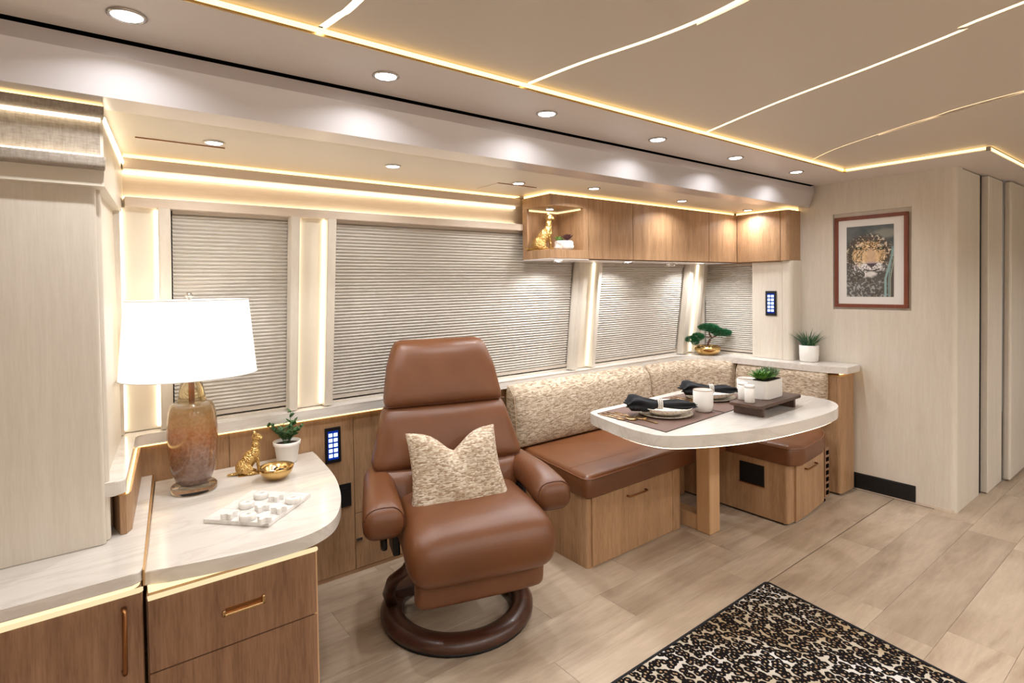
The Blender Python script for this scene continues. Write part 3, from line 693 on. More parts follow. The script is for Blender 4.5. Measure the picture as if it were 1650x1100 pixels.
def crown(hx, hy, hz, a, sag=0):
    def f(x, y, z):
        u = (1-min(1, abs(x)/hx)**4)*(1-min(1, abs(y)/hy)**4); return (x, y, z+(a*u if z > 0 else -a*.2*u)-sag*0)
    return f
G = 'cognac leather bench seats'
def seat(label, outline, rad, z0, z1, loc, seams=()):
    t = thing('seat_cushion', label, 'cushion', loc, 0, G); ol = roundpoly(outline, rad, 8)
    bm = bmesh.new(); n = len(ol); cx = sum(p[0] for p in ol)/n; cy = sum(p[1] for p in ol)/n
    prof = [(.0, z0, 0), (-.004, z0+.012, 0)]
    rings = []
    for ins, z in ((.012, z0), (0, z0+.010), (-.004, (z0+z1)/2), (.0, z1-.022), (.006, z1-.008), (.016, z1-.001), (.027, z1+.003)):
        r = []
        for i, p in enumerate(ol):
            a = Vector(ol[i-1]); b = Vector(ol[(i+1) % n]); tt = (b-a).normalized(); nn = Vector((-tt.y, tt.x)) # inward for ccw
            r.append(bm.verts.new((p[0]+nn.x*ins, p[1]+nn.y*ins, z)))
        rings.append(r)
    for a, b in zip(rings, rings[1:]):
        for k in range(n): bm.faces.new((a[k], a[(k+1) % n], b[(k+1) % n], b[k]))
    bm.faces.new(rings[0][::-1]); bm.faces.new(rings[-1])
    obj('cushion', bm, 'leather', t, True)
    P = [(p[0], p[1], z1-.012) for p in ol]
    obj('piping', tube([(x+0, y, z) for x, y, z in P], .0022, 6, closed=True), 'piping', t, 'all')
    for s in seams: obj('seam', tube(s, .0016, 6), 'piping', t, 'all')
M['piping'] = plain('tan piping', srgb(132, 84, 56), .45)
seat('long brown leather bench seat cushion behind the armchair', [(1.842, 1.838), (3.02, 1.838), (3.02, 2.44), (1.925, 2.44)], [.045, .035, .035, .035], .343, .452, (2.4, 2.1, .343),
     ([(1.88, 1.99, .4548), (2.9, 1.98, .4548)],))
seat('short brown leather bench seat cushion with rounded front under the table end', [(3.030, 1.475), (3.10, 1.432), (3.40, 1.462), (3.60, 1.53), (3.71, 1.72), (3.70, 2.44), (3.030, 2.44)], [.035, .10, .3, .3, .2, .035, .035], .343, .452, (3.35, 1.9, .343))

# fabric back cushions
def loftback(label, path, z0, z1, th, loc):
    """path: list of ((x,y),(nx,ny)) along the cushion; normal points to the sitter"""
    t = thing('back_cushion', label, 'cushion', loc, 0, 'woven fabric bench backs'); bm = bmesh.new(); rings = []
    P = [Vector(p) for p, _ in path]; NN = [Vector(n).normalized() for _, n in path]; m = len(path); H = z1-z0
    sec = [(.0, 0), (th*.9, 0), (th*1.0, .02), (th*1.06, H*.25), (th*1.0, H*.55), (th*.86, H*.85), (th*.72, H-.035), (th*.55, H-.012), (th*.3, H), (.05*th, H-.002), (0, H-.01)]
    # resample the section along u
    cnt = 26
    for i in range(m*4-3):
        u = i/4; k = min(int(u), m-2); f = u-k; p = P[k].lerp(P[k+1], f); n = NN[k].lerp(NN[k+1], f).normalized()
        e = min(u, (m-1)-u)/(m-1); pinch = 1-.16*max(0, 1-e/.04) if e < .04 else 1
        rings.append([bm.verts.new((p.x+n.x*a*pinch, p.y+n.y*a*pinch, z0+b-(0 if b < H*.8 else (1-pinch)*.05)-.05*a)) for a, b in sec])
    for a, b in zip(rings, rings[1:]):
        for k in range(len(sec)): bm.faces.new((a[k], a[(k+1) % len(sec)], b[(k+1) % len(sec)], b[k]))
    bm.faces.new(rings[0][::-1]); bm.faces.new(rings[-1])
    o = obj('cushion', bm, 'boucle', t, 'all'); s = o.modifiers.new('sub', 'SUBSURF'); s.levels = 1; s.render_levels = 2
    edge = [(P[0].x+NN[0].x*a*.86, P[0].y+NN[0].y*a*.86, z0+b-.05*a) for a, b in sec[1:9]]
    obj('end_seam', tube(edge, .002, 6), 'piping2', t, 'all')
M['piping2'] = plain('beige seam', srgb(188, 160, 128), .8)
def line(a, b, n, k=9): return [((a[0]+(b[0]-a[0])*i/k, a[1]+(b[1]-a[1])*i/k), n) for i in range(k+1)]
loftback('long woven beige back cushion below the window sill, left section', line((1.865, 2.508), (3.045, 2.508), (0, -1)), .460, .800, .125, (2.45, 2.45, .46))
loftback('woven beige back cushion of the bench corner, middle section', [((3.055, 2.508), (0, -1)), ((3.25, 2.505), (0, -1)), ((3.45, 2.49), (-.15, -1)), ((3.60, 2.43), (-.6, -1)), ((3.70, 2.34), (-1, -.5)), ((3.74, 2.24), (-1, -.1)), ((3.745, 2.192), (-1, 0))], .460, .795, .105, (3.4, 2.4, .452))
loftback('woven beige back cushion on the picture wall side, right section', line((3.745, 2.185), (3.745, 1.565), (-1, 0), 7), .460, .790, .075, (3.70, 1.9, .452))

# ------------------------------------------------------------------ table
t = thing('dining_table', 'D-shaped marble pedestal table with lit lower edge', 'table', (2.5, 1.6, 0))
TB = [(1.945, 1.905), (1.902, 1.77), (1.864, 1.60), (1.862, 1.50), (1.885, 1.432), (1.95, 1.372), (2.108, 1.288), (2.28, 1.233), (2.48, 1.194), (2.709, 1.174), (2.90, 1.183), (3.02, 1.225), (3.095, 1.30), (3.122, 1.392), (3.101, 1.511), (3.04, 1.66), (2.95, 1.83), (2.86, 1.93), (2.76, 1.965), (2.5, 1.955), (2.2, 1.945), (2.0, 1.94)]
TS = smoothpoly(TB, 3)
obj('tabletop', prism(TS, .678, .730, .005), 'marble', t, True)
cx, cy = 2.5, 1.55
ins = lambda k: [(cx+(x-cx)*k, cy+(y-cy)*k) for x, y in TS]
bm = bmesh.new(); a = ins(.985); b = ins(.955); n = len(a)
q = [[bm.verts.new((x, y, z)) for x, y in l] for l, z in ((a, .6775), (a, .6735), (b, .6735), (b, .6775))]
for i in range(4):
    for k in range(n): bm.faces.new((q[i][k], q[i][(k+1) % n], q[(i+1) % 4][(k+1) % n], q[(i+1) % 4][k]))
obj('led_strip', bm, 'led', t)
obj('under_frame', prism(ins(.80), .655, .678), 'oak_plain', t)
obj('pedestal', box(2.632, 2.728, 1.705, 1.79, .0, .655, .006), 'oak_plain', t)
obj('foot', box(2.640, 2.720, 1.79, 2.14, .0, .085, .004), 'oak_plain', t)

# ================================================================== RECLINER
RC = (1.215, 1.965, 0); RA = math.radians(-16.5)
t = thing('recliner_chair', 'brown leather recliner armchair on a round dark wooden base', 'armchair', RC, RA)
K = dict(world=False)
ring = [(.315*math.cos(a), .02+.315*math.sin(a), .034) for a in [2*PI*k/48 for k in range(48)]]
bm = bmesh.new()
prof = [(.262, .012), (.252, .03), (.262, .052), (.295, .064), (.335, .058), (.357, .038), (.356, .018), (.345, .012)]
rings = []
for k in range(56):
    a = 2*PI*k/56; rings.append([bm.verts.new((r*math.cos(a), .0+r*math.sin(a), z)) for r, z in prof])
for k in range(56):
    A, B = rings[k], rings[(k+1) % 56]
    for j in range(len(prof)): bm.faces.new((A[j], A[(j+1) % 8], B[(j+1) % 8], B[j]))
base_ = obj('base_ring', bm, 'ringwood', t, 'all', **K)
base_.location = (-.005, .015, 0); base_.scale = (.885, .885, 1)
o = obj('rubber_foot', lathe([(.275, 0), (.275, .013), (.345, .013), (.345, 0), (.275, 0)], 48), 'black', base_, 'all', **K)
for s in (-1, 1):
    bm = tube([(s*.27, .06, .05), (s*.285, .04, .12), (s*.275, -.02, .20), (s*.235, -.08, .26), (s*.20, -.06, .31)], [.024, .026, .028, .026, .022], 10, flat=.8)
    obj('side_support', bm, 'ringwood', t, 'all', **K)
    bm = box(s*.262-.014, s*.262+.014, -.04, .07, .30, .42, .006); obj('mechanism', bm, 'black', t, **K)
    bm = lathe([(0, 0), (.03, 0), (.032, .006), (.032, .016), (.026, .022), (0, .022)], 20); bmesh.ops.rotate(bm, verts=bm.verts, matrix=Matrix.Rotation(s*PI/2, 3, 'Y')); bmesh.ops.translate(bm, verts=bm.verts, vec=(s*.296, .005, .345))
    obj('knob', bm, 'black', t, 'all', **K)
obj('under_frame', box(-.21, .21, -.22, .16, .25, .31, .01), 'black', t, **K)
obj('rear_crossbar', box(-.26, .26, .10, .16, .05, .10, .01), 'ringwood', t, **K)
# seat: front drops and rolls over
def seatfn(x, y, z):
    u = 1-min(1, abs(x)/.29)**3; v = max(0, (-y-.05)/.25)
    z2 = z+.018*u*(1 if z > 0 else .0)+(-.055*v*v if z > 0 else -.045*v)
    x2 = x*(1+.04*v)
    y2 = y-.012*u*(1 if y < 0 else 0)
    return (x2, y2, z2)
obj('seat', softbox((.012, -.10, .42), (.278, .275, .090), .082, 16, seatfn), 'leather', t, 'all', **K)
def footfn(x, y, z): return (x, y-.014*(1-(x/.255)**4)-.12*(z), z+.006*math.sin(z*30))
obj('footrest', softbox((.018, -.245, .250), (.252, .035, .052), .03, 14, footfn), 'leather', t, 'all', **K)
obj('footrest_bracket', box(-.16, .16, -.26, -.10, .27, .30, .004), 'black', t, **K)
# back: reclined stack of three padded sections
def yb(z): return .085+(z-.45)*.33
def hw(z):
    tab = [(.42, .27), (.50, .318), (.62, .332), (.72, .305), (.84, .272), (.90, .262), (1.0, .245), (1.12, .205)]
    for (a, p), (b, q) in zip(tab, tab[1:]):
        if z <= b: return p+(q-p)*max(0, (z-a))/(b-a)
    return tab[-1][1]
def backpad(z0, z1, th, puff, name, y0=0, wide=1, side=0):
    bm = bmesh.new(); n = 22; nu = 16; zc = (z0+z1)/2; hz = (z1-z0)/2
    def fn(x, y, z):
        zz = zc+z; wq = hw(min(max(zz, z0+.01), z1-.01))*wide; xx = x/1.0*wq
        u = (1-min(1, abs(x))**4)*(1-(z/hz)**4)
        fold = .004*math.sin(x*9+z*20)*(1-abs(z/hz))
        lat = .045*abs(x)**2.5*side
        return (xx, y-puff*u*(1 if y < 0 else -.3)+(zz-zc)*.33+fold-lat, z)
    # unit-width box so the sides follow hw()
    sb = softbox((0, yb(zc)+y0, zc), (1, th, hz), min(th, hz)*.80, nu, None)
    c = Vector((0, yb(zc)+y0, zc)); r = min(th, hz)*.80
    for v in sb.verts:
        q = v.co-c; x = q.x
        # compress the rounding in x to a real radius
        ex = 1-r; xx = x
        wq = hw(zc+q.z)*wide
        if abs(x) > ex: d = (abs(x)-ex)/r; X = (wq-th*.55)+d*th*.55
        else: X = abs(x)/ex*(wq-th*.55)
        X = math.copysign(X, x); un = X/wq
        u = (1-min(1, abs(un))**4)*(1-(q.z/hz)**4)
        fold = .003*math.sin(un*11+q.z*25)*max(0, 1-abs(q.z/hz))
        v.co = Vector((X, c.y+q.y-puff*u*(1 if q.y < 0 else -.3)+q.z*.33+fold-side*.05*abs(un)**3, c.z+q.z))
    return obj(name, sb, 'leather', t, 'all', **K)
backpad(.835, 1.118, .055, .020, 'headrest', -.012)
backpad(.585, .850, .055, .026, 'upper_back', 0)
backpad(.40, .610, .055, .030, 'lumbar_back', -.005, .97)
bm = bmesh.new()
obj('back_shell', softbox((0, yb(.72)+.055, .72), (.225, .022, .30), .02, 10, lambda x, y, z: (x*(1-.25*max(0, z)/.3), y+z*.33, z)), 'black', t, 'all', **K)
P = [(x*hw(.845), yb(.845)-.052-.006*(1-abs(x)), .845) for x in [k/10-1 for k in range(21)]]
obj('seam', tube(P, .0025, 6), 'seam', t, 'all', **K)
P = [(x*hw(.60)*.98, yb(.60)-.050-.006*(1-abs(x)), .60) for x in [k/10-1 for k in range(21)]]
obj('seam', tube(P, .0025, 6), 'seam', t, 'all', **K)

# arms
AX = {-1: -.318, 1: .333}
for s in (-1, 1):
    def armfn(x, y, z):
        f = max(0, (-y)/.21); bk = max(0, y/.21)
        w_ = 1+.18*f-.10*bk; zz = z*(1-.12*bk+.10*f)
        return (x*w_+s*(.015*f-.02*bk), y, zz-.036*f*f*.8-.015*f+.01*bk+.012*(1-(x/.07)**2)*(1 if z > 0 else 0))
    a = obj('armrest', softbox((AX[s], -.01, .538), (.066, .215, .050), .044, 14, armfn), 'leather', t, 'all', **K)
    # padded front face seam
    pts = []
    for k in range(33):
        an = 2*PI*k/32; ca, sa = math.cos(an), math.sin(an)
        pts.append(armfn(math.copysign(.022, ca)*min(1, abs(ca)*6)+.0405*ca, -.190, math.copysign(.006, sa)*min(1, abs(sa)*6)+.0405*sa))
    obj('front_seam', tube([(p[0]+AX[s], p[1]-.01, p[2]+.538) for p in pts[:-1]], .0022, 6, closed=True), 'seam', a, 'all', **K)
    obj('arm_bracket', box(s*.285-.012, s*.285+.012, -.03, .09, .38, .50, .006), 'black', t, **K)

# pillow on the armchair
ct, st = math.cos(RA), math.sin(RA)
def rcp(x, y, z): return (RC[0]+x*ct-y*st, RC[1]+x*st+y*ct, z)
def pillow():
    bm = bmesh.new(); n = 22; g = {}
    for side in (1, -1):
        for i in range(n+1):
            for j in range(n+1):
                u = 2*i/n-1; v = 2*j/n-1
                if (abs(u) == 1 or abs(v) == 1) and side == -1: g[(i, j, -1)] = g[(i, j, 1)]; continue
                th = .070*((1-u**4)*(1-v**4))**.55
                x = u*.205*(1-.09*(1-v*v)*(abs(u)))
                z = v*.185*(1-.07*(1-u*u)*abs(v))
                chop = max(0, v)**1.3*math.exp(-(u/.36)**2); z -= .080*chop; th *= (1-.45*max(0, v)**1.5*math.exp(-(u/.25)**2))
                if v < 0: z += .0; x *= 1+.06*(-v)
                x += (.022*(-v) if u > 0 else .0)
                g[(i, j, side)] = bm.verts.new((x, -side*th+.004*math.sin(7*u+3*v), z))
        for i in range(n):
            for j in range(n):
                f = (g[(i, j, side)], g[(i+1, j, side)], g[(i+1, j+1, side)], g[(i, j+1, side)])
                bm.faces.new(f if side == 1 else f[::-1])
    return bm
t = thing('throw_pillow', 'beige striped woven throw pillow with dented top on the leather armchair', 'pillow', rcp(-.018, -.062, .603), RA)
o = obj('cover', pillow(), 'pillowfab', t, 'all', world=False); o.rotation_euler = (math.radians(-16), 0, math.radians(0)); s = o.modifiers.new('sub', 'SUBSURF'); s.levels = 1; s.render_levels = 1
pts = [(-.205, 0, -.185), (.235, 0, -.185)]

# ================================================================== RUG
rug = thing('area_rug', 'leopard print area rug with black bound edge on the floor', 'rug', (1.6, .7, 0))
RP = [(2.405, 1.274), (.2, 1.272), (.12, .10), (2.24, .10)]
obj('pile', prism(roundpoly(RP, .02, 5), .0008, .0085, .002), 'leopard', rug)
rp_ = roundpoly(RP, .02, 5); obj('binding', tube([(x, y, .006) for x, y in rp_], .0065, 6, closed=True), 'napkin', rug, 'all')

# ================================================================== SMALL THINGS
def fromxy(x, y, s=1): return (x*s, y*s)
IMG_R = -0.657   # rotation that turns local +x to the right as the photographer sees it
# ---- leopard picture: print painted per point on a fine grid
def picture():
    t = thing('framed_picture', 'framed leopard face photograph in red-brown wooden frame, recessed in the wall', 'picture', (3.979, 1.4155, 1.476), -PI/2)
    # local x runs to the right as seen from the room (towards -Y), z up
    W_, H_ = .417, .588
    bm = bmesh.new(); fwid = .0225
    for a in ((-W_/2, W_/2, H_/2-fwid, H_/2), (-W_/2, W_/2, -H_/2, -H_/2+fwid)): box(a[0], a[1], -.019, 0, a[2], a[3], .002, bm)
    for a in ((-W_/2, -W_/2+fwid), (W_/2-fwid, W_/2)): box(a[0], a[1], -.019, 0, -H_/2+fwid, H_/2-fwid, .002, bm)
    obj('frame', bm, 'frame', t, world=False)
    obj('mount_board', box(-W_/2+fwid, W_/2-fwid, -.009, -.006, -H_/2+fwid, H_/2-fwid), 'whitem', t, world=False)
    x0, x1, z0, z1 = -.1365, .131, -.225, .227
    nx, nz = 150, 240
    def N(x, y, s, k=0): return noise.noise(Vector((x*s, y*s, 3.1+k)))
    def L(a, b, f): f = max(0, min(1, f)); return tuple(a[i]*(1-f)+b[i]*f for i in range(3))
    def ell(u, v, cu, cv, ru, rv): return ((u-cu)/ru)**2+((v-cv)/rv)**2
    def sm(e, a, b): return max(0, min(1, (b-e)/(b-a)))
    seeds = []; rr = random.Random(5)
    for k in range(1500): seeds.append((rr.random(), rr.random()*1.5))
    grid = {}
    for s in seeds: grid.setdefault((int(s[0]*16), int(s[1]*16)), []).append(s)
    def vor(u, v):
        gu, gv = int(u*16), int(v*16); d = 9
        for i in (-1, 0, 1):
            for j in (-1, 0, 1):
                for s in grid.get((gu+i, gv+j), ()): d = min(d, math.hypot(u-s[0], v-s[1]))
        return d
    def col(u, v):      # u to the right, v down, v in 0..1.5 in units of width
        V = v/1.5
        bg = L((.06, .08, .085), (.13, .14, .14), .5+N(u, v, 3)+.5*N(u, v, 9)); bg = L(bg, (.34, .34, .28), sm(ell(u, V, .85, .12, .3, .07), .3, 1.2)*.6)
        if V > .55: bg = L(bg, (.09, .08, .07), sm(1-V, .3, .5))
        c = bg
        uu, vv = u+.02*N(u, v, 12), v+.02*N(u, v, 12, 5); d = vor(uu, vv)
        spot = 1 if d < .016+.010*N(u, v, 20, 2) else 0
        ringd = abs(d-.020)
        # body below
        e = ell(u, V, .35, 1.0, .55, .42)
        if V > .60:
            fur = L((.20, .18, .15), (.42, .42, .40), .5+1.2*N(u, v, 5)); b_ = sm(e, .8, 1.2); sp = .75 if spot or d < .02 else 0
            c = L(c, L(fur, (.025, .022, .02), sp), b_*.9)
        # head
        e = ell(u+.03*N(u, v, 8, 9), V+.02*N(u, v, 8, 4), .48, .42, .54, .31); h = sm(e, .80, 1.1)
        if h > 0:
            fur = L((.60, .36, .15), (.86, .66, .40), .5+N(u, v, 14)); edge = sm(e, .35, .9)
            fur = L((.62, .56, .48), fur, edge)
            if V > .5: fur = L(fur, (.85, .83, .80), sm(1-V, .42, .52)*.8)
            dark = 0
            face = ell(u, V, .52, .46, .21, .20)
            if face > .75: dark = 1 if (ringd < .0055 or spot and e > .45) else 0
            elif V < .36: dark = 1 if ringd < .0065 else 0
            fur = L(fur, (.03, .025, .02), dark*.92)
            br = ell(u, V, .53, .44, .095, .12); fur = L(fur, (.66, .44, .28), sm(br, .6, 1.2)*.85)
            for cu, cv, s in ((.265, .315, 1), (.735, .325, -1)):
                ey = ell(u, V, cu, cv, .080, .020); fur = L(fur, (.02, .015, .01), sm(ey, .7, 1.3))
                ey = ell(u, V, cu, cv, .035, .012); fur = L(fur, (.45, .40, .22), sm(ey, .5, 1.1))
                st_ = abs((u-cu)-s*(.06+.9*(V-cv)))      # dark streak down from the eye
                if .32 < V < .47: fur = L(fur, (.10, .07, .05), sm(st_, .004, .016)*.22)
                wh = ell(u, V, cu, cv-.045, .08, .018); fur = L(fur, (.85, .80, .70), sm(wh, .5, 1.2)*.35)
            mz = min(ell(u, V, .42, .585, .115, .065), ell(u, V, .66, .58, .115, .065)); fur = L(fur, (.84, .81, .79), sm(mz, .6, 1.2))
            if mz < 1:
                fur = L(fur, (.05, .04, .04), 1 if (d < .009) else 0)
            no = ell(u, V, .545, .535, .135, .035)
            if V < .535 and abs(u-.545) < .14 and V > .505: fur = L(fur, (.50, .36, .34), sm(no, .6, 1.1))
            if V >= .53 and abs(u-.545) < .125*(1-(V-.53)/.06): fur = (.06, .045, .05)
            if abs(u-.545) < .008 and .57 < V < .62: fur = (.05, .04, .04)
            mo = abs(V-(.625+.012*math.cos((u-.54)*16)));
            if abs(u-.54) < .17: fur = L(fur, (.06, .05, .05), sm(mo, .006, .018))
            ch = ell(u, V, .53, .685, .125, .045); fur = L(fur, (.80, .76, .72), sm(ch, .5, 1.3)*.9)
            if V > .70: h *= sm(V, .72, .78)
            c = L(c, fur, h)
        # whisker strokes
        for k in range(6):
            for s in (-1, 1):
                yy = .57+.012*k+.25*(abs(u-.54)-.1)**2*(k-2)*.5
                if .12 < abs(u-.54) < .42 and (u-.54)*s > 0 and abs(V-yy) < .0016: c = L(c, (.85, .85, .85), .6)
        # blurred blades of grass on the right
        for a, b, wd, cc in ((1.02, .83, .030, (.30, .48, .47)), (.97, .90, .018, (.22, .36, .36)), (1.05, .93, .012, (.42, .46, .34))):
            if V > .30:
                ctr = a+(b-a)*min(1, (V-.30)/.45); c = L(c, cc, sm(abs(u-ctr), wd*.5, wd)*.85)
        return c
    vs_, fs_, cs_ = [], [], []
    for j in range(nz+1):
        for i in range(nx+1):
            u, v = i/nx, j/nz; vs_.append((x0+(x1-x0)*u, -.0105, z1+(z0-z1)*v)); cs_.append(col(u, v*1.5))
    for j in range(nz):
        for i in range(nx): a = j*(nx+1)+i; fs_.append((a, a+nx+1, a+nx+2, a+1))
    me = bpy.data.meshes.new('print'); me.from_pydata(vs_, [], fs_); at = me.color_attributes.new('paint', 'FLOAT_COLOR', 'POINT')
    at.data.foreach_set('color', [q for c in cs_ for q in (c[0], c[1], c[2], 1)])
    m, tt, b = base('printed picture'); an = tt.nodes.new('ShaderNodeAttribute'); an.attribute_name = 'paint'; tt.links.new(an.outputs['Color'], b.inputs['Base Color']); b.inputs['Roughness'].default_value = .35
    link('print', me, m, t)
picture()

# ---- table lamp
t = thing('table_lamp', 'lit table lamp with white drum shade and ombre amber glass body', 'lamp', (.308, 2.336, .6225))
obj('foot', lathe([(0, 0), (.072, 0), (.076, .004), (.076, .020), (.072, .024), (0, .024)], 40), 'clear', t, 'all', world=False)
body = [(.044, .026), (.058, .040), (.071, .075), (.079, .13), (.0825, .19), (.082, .24), (.078, .285), (.072, .312), (.064, .324), (.050, .329)]
obj('body', lathe([(0, .025)]+body+[(.0, .329)], 48), 'ombre', t, 'all', world=False)
obj('neck', lathe([(.048, .329), (.040, .37), (.034, .405), (.030, .408), (.0, .408)], 40), 'amberglass', t, 'all', world=False)
obj('rod', lathe([(.007, .33), (.007, .62), (.0, .62)], 12), 'bronze', t, 'all', world=False)
obj('collar', lathe([(.034, .405), (.036, .409), (.036, .413), (.0, .415)], 32), 'chrome', t, 'all', world=False)
ov = dict(sx=1.0, sy=.80)
sh_ = obj('lamp_shade', lathe([(.222, .425), (.1985, .700), (.1965, .700), (.220, .425), (.222, .425)], 72, **ov), 'shade', t, 'all', world=False)
for z, r in ((.425, .2225), (.700, .199)):
    obj('trim', tube([(r*math.cos(2*PI*k/60), .80*r*math.sin(2*PI*k/60), z) for k in range(60)], .0022, 6, closed=True), 'whitem', sh_, 'all', world=False)
for k in range(3):
    a = k*2*PI/3+.5; obj('spoke', tube([(0, 0, .690), (.197*math.cos(a), .157*math.sin(a), .696)], .0016, 6), 'chrome', sh_, world=False)
obj('finial', lathe([(0, .69), (.006, .692), (.006, .705), (.013, .71), (.013, .720), (.008, .727), (0, .728)], 20), 'chrome', t, 'all', world=False)
for z, e in ((.56, 2.6),):
    l = bpy.data.lights.new('bulb_light', 'POINT'); l.energy = e; l.color = (1, .86, .70); l.shadow_soft_size = .03
    lo = bpy.data.objects.new('bulb_light', l); COL.objects.link(lo); lo.parent = t; lo.location = (0, 0, z)
obj('bulb', lathe([(0, .50), (.012, .505), (.028, .545), (.026, .57), (0, .585)], 20), 'bulbglass', t, 'all', world=False)

# ---- sitting big cat figures
def bigcat(name, label, loc, rz, s, mt):
    t = thing(name, label, 'figurine', loc, rz); S = lambda *v: tuple(q*s for q in v)
    parts = [((-.034, 0, .038), (.040, .033, .040)), ((-.012, 0, .070), (.034, .028, .054), (0, .42, 0)), ((.016, 0, .100), (.027, .025, .042), (0, .1, 0)),
             ((.022, 0, .140), (.0185, .018, .036)), ((.026, 0, .180), (.0225, .021, .020)), ((.042, -.004, .174), (.014, .013, .011)),
             ((.018, -.017, .200), (.0085, .007, .010)), ((.018, .017, .200), (.0085, .007, .010)),
             ((.030, -.012, .052), (.0085, .009, .054), (0, -.06, 0)), ((.030, .012, .052), (.0085, .009, .054), (0, -.06, 0)),
             ((.040, -.012, .007), (.014, .009, .008)), ((.040, .012, .007), (.014, .009, .008)),
             ((-.020, -.026, .028), (.028, .012, .024)), ((-.020, .026, .028), (.028, .012, .024)), ((.0, -.028, .008), (.026, .010, .009)), ((.0, .028, .008), (.026, .010, .009)),
             ((-.070, .004, .008), (.030, .008, .008)), ((-.096, .0, .009), (.016, .006, .006))]
    for w_ in parts: pass
    blob('body', [(S(*p[0]), S(*p[1]))+tuple(p[2:]) for p in parts], mt, t, .0022*s)
    obj('base', softbox(S(-.005, 0, .0015), S(.056, .030, .0022), .002*s, 6), mt, t, 'all', world=False)
    return t
def mk_gold_tex():
    m, t, b = base('cast spotted gold'); b.inputs['Base Color'].default_value = srgb(206, 170, 108); b.inputs['Metallic'].default_value = 1; b.inputs['Roughness'].default_value = .28
    g = t.nodes.new('ShaderNodeTexVoronoi'); g.inputs['Scale'].default_value = 160; t.links.new(coords(t, (1, 1, 1)), g.inputs['Vector']); bump(t, b, g.outputs['Distance'], 1, .004); t.links.new(ramp(t, g.outputs['Distance'], [(.12, srgb(120, 84, 40)), (.3, srgb(212, 176, 112))]), b.inputs['Base Color']); return m
M['goldtex'] = mk_gold_tex()
bigcat('cheetah_figurine', 'golden sitting cheetah figurine with long neck in the display niche', (2.045, 2.345, 1.5485), IMG_R, 1.0, 'goldtex')
bigcat('leopard_figurine', 'small ornate golden cat figurine beside the gold bowl on the marble counter', (.517, 2.392, .6225), -.18, .80, 'goldtex')

# ---- gold bowl with trinkets
t = thing('gold_bowl', 'small polished gold bowl on the marble counter', 'bowl', (.578, 2.262, .6225))
obj('bowl', lathe([(0, .002), (.022, 0), (.040, .008), (.056, .026), (.064, .050), (.0625, .0505), (.053, .030), (.038, .013), (0, .007)], 40), 'gold', t, 'all', world=False)
for k, (dx, dy, dz, r, mt, lb) in enumerate(((-.018, -.005, .030, .013, 'white', 'white trinket at the left inside the gold bowl'), (.006, .010, .033, .012, 'black', 'black trinket at the back inside the gold bowl'), (.016, -.010, .031, .012, 'black', 'black trinket at the right inside the gold bowl'), (.004, -.004, .036, .009, 'gold', 'gold wrapped sweet on top inside the gold bowl'), (-.004, .024, .034, .011, 'white', 'white wrapped sweet at the rear inside the gold bowl'))):
    tt = tag(obj('trinket', softbox((0, 0, 0), (r, r*.8, r*.6), r*.5, 6, lambda x, y, z: (x, y+.002*math.sin(x*400), z)), mt, None, 'all'), lb, 'trinket', 'trinkets in the gold bowl')
    tt.location = (.578+dx, 2.262+dy, .6225+dz); tt.rotation_euler = (.3*k, .2*k, k)

# ---- leaves
def leafmesh(name, L, wd, curl, mt, fold=.25, tip=1.0):
    bm = bmesh.new(); n = 5; rows = []
    for i in range(n+1):
        u = i/n; w_ = wd*math.sin(PI*min(1, (u*.9+.1))**tip)*.5 if i < n else .0004; w_ = max(w_, .0004)
        x = L*u*math.cos(curl*u*.5); z = L*u*math.sin(curl*u*.5)*1
        rows.append([bm.verts.new((x, -w_, z+w_*fold)), bm.verts.new((x, 0, z)), bm.verts.new((x, w_, z+w_*fold))])
    for a, b in zip(rows, rows[1:]):
        for k in range(2): bm.faces.new((a[k], b[k], b[k+1], a[k+1]))
    bmesh.ops.recalc_face_normals(bm, faces=bm.faces)
    me = bpy.data.meshes.new(name); bm.to_mesh(me); bm.free(); me.materials.append(M[mt])
    for p in me.polygons: p.use_smooth = True
    return me
def leaf(parent, me, loc, az, el, s=1, roll=0, name='leaf'):
    o = bpy.data.objects.new(name, me); COL.objects.link(o); o.parent = parent; o.location = loc
    o.rotation_mode = 'XYZ'; o.rotation_euler = (roll, -el, az); o.scale = (s, s, s); return o

# potted bushy plant on the counter
t = thing('potted_plant', 'small leafy plant in a white pot on the marble counter behind the gold bowl', 'plant', (.672, 2.455, .6225))
obj('pot', lathe([(0, 0), (.036, 0), (.040, .004), (.050, .072), (.054, .074), (.0555, .090), (.0515, .0905), (.049, .074), (.0, .072)], 36), 'white', t, 'all', world=False)
obj('soil', lathe([(0, .078), (.049, .0775)], 24), 'soil', t, 'all', world=False)
lm = leafmesh('leaf', .025, .016, .3, 'green', tip=.8); rnd = random.Random(3)
for k in range(10):
    az = k*2*PI/10+rnd.uniform(-.3, .3); ln = rnd.uniform(.06, .115) if k else .135; lean = rnd.uniform(.25, .75) if k else .08
    pts = [Vector((.008*math.cos(az), .008*math.sin(az), .078))]
    for q in range(1, 7):
        f = q/6; pts.append(Vector((math.cos(az)*ln*lean*f**1.2+.008*math.cos(az), math.sin(az)*ln*lean*f**1.2, .078+ln*f*(1-.3*lean*f))))
    obj('stem', tube(pts, [.0017]*4+[.0012]*3, 5), 'green', t, world=False)
    for q in range(2, 7):
        for s in (0, 1):
            leaf(t, lm, pts[q], az+s*PI+rnd.uniform(-.9, .9)+PI/2, rnd.uniform(.0, .8), rnd.uniform(.8, 1.25), rnd.uniform(-.5, .5))

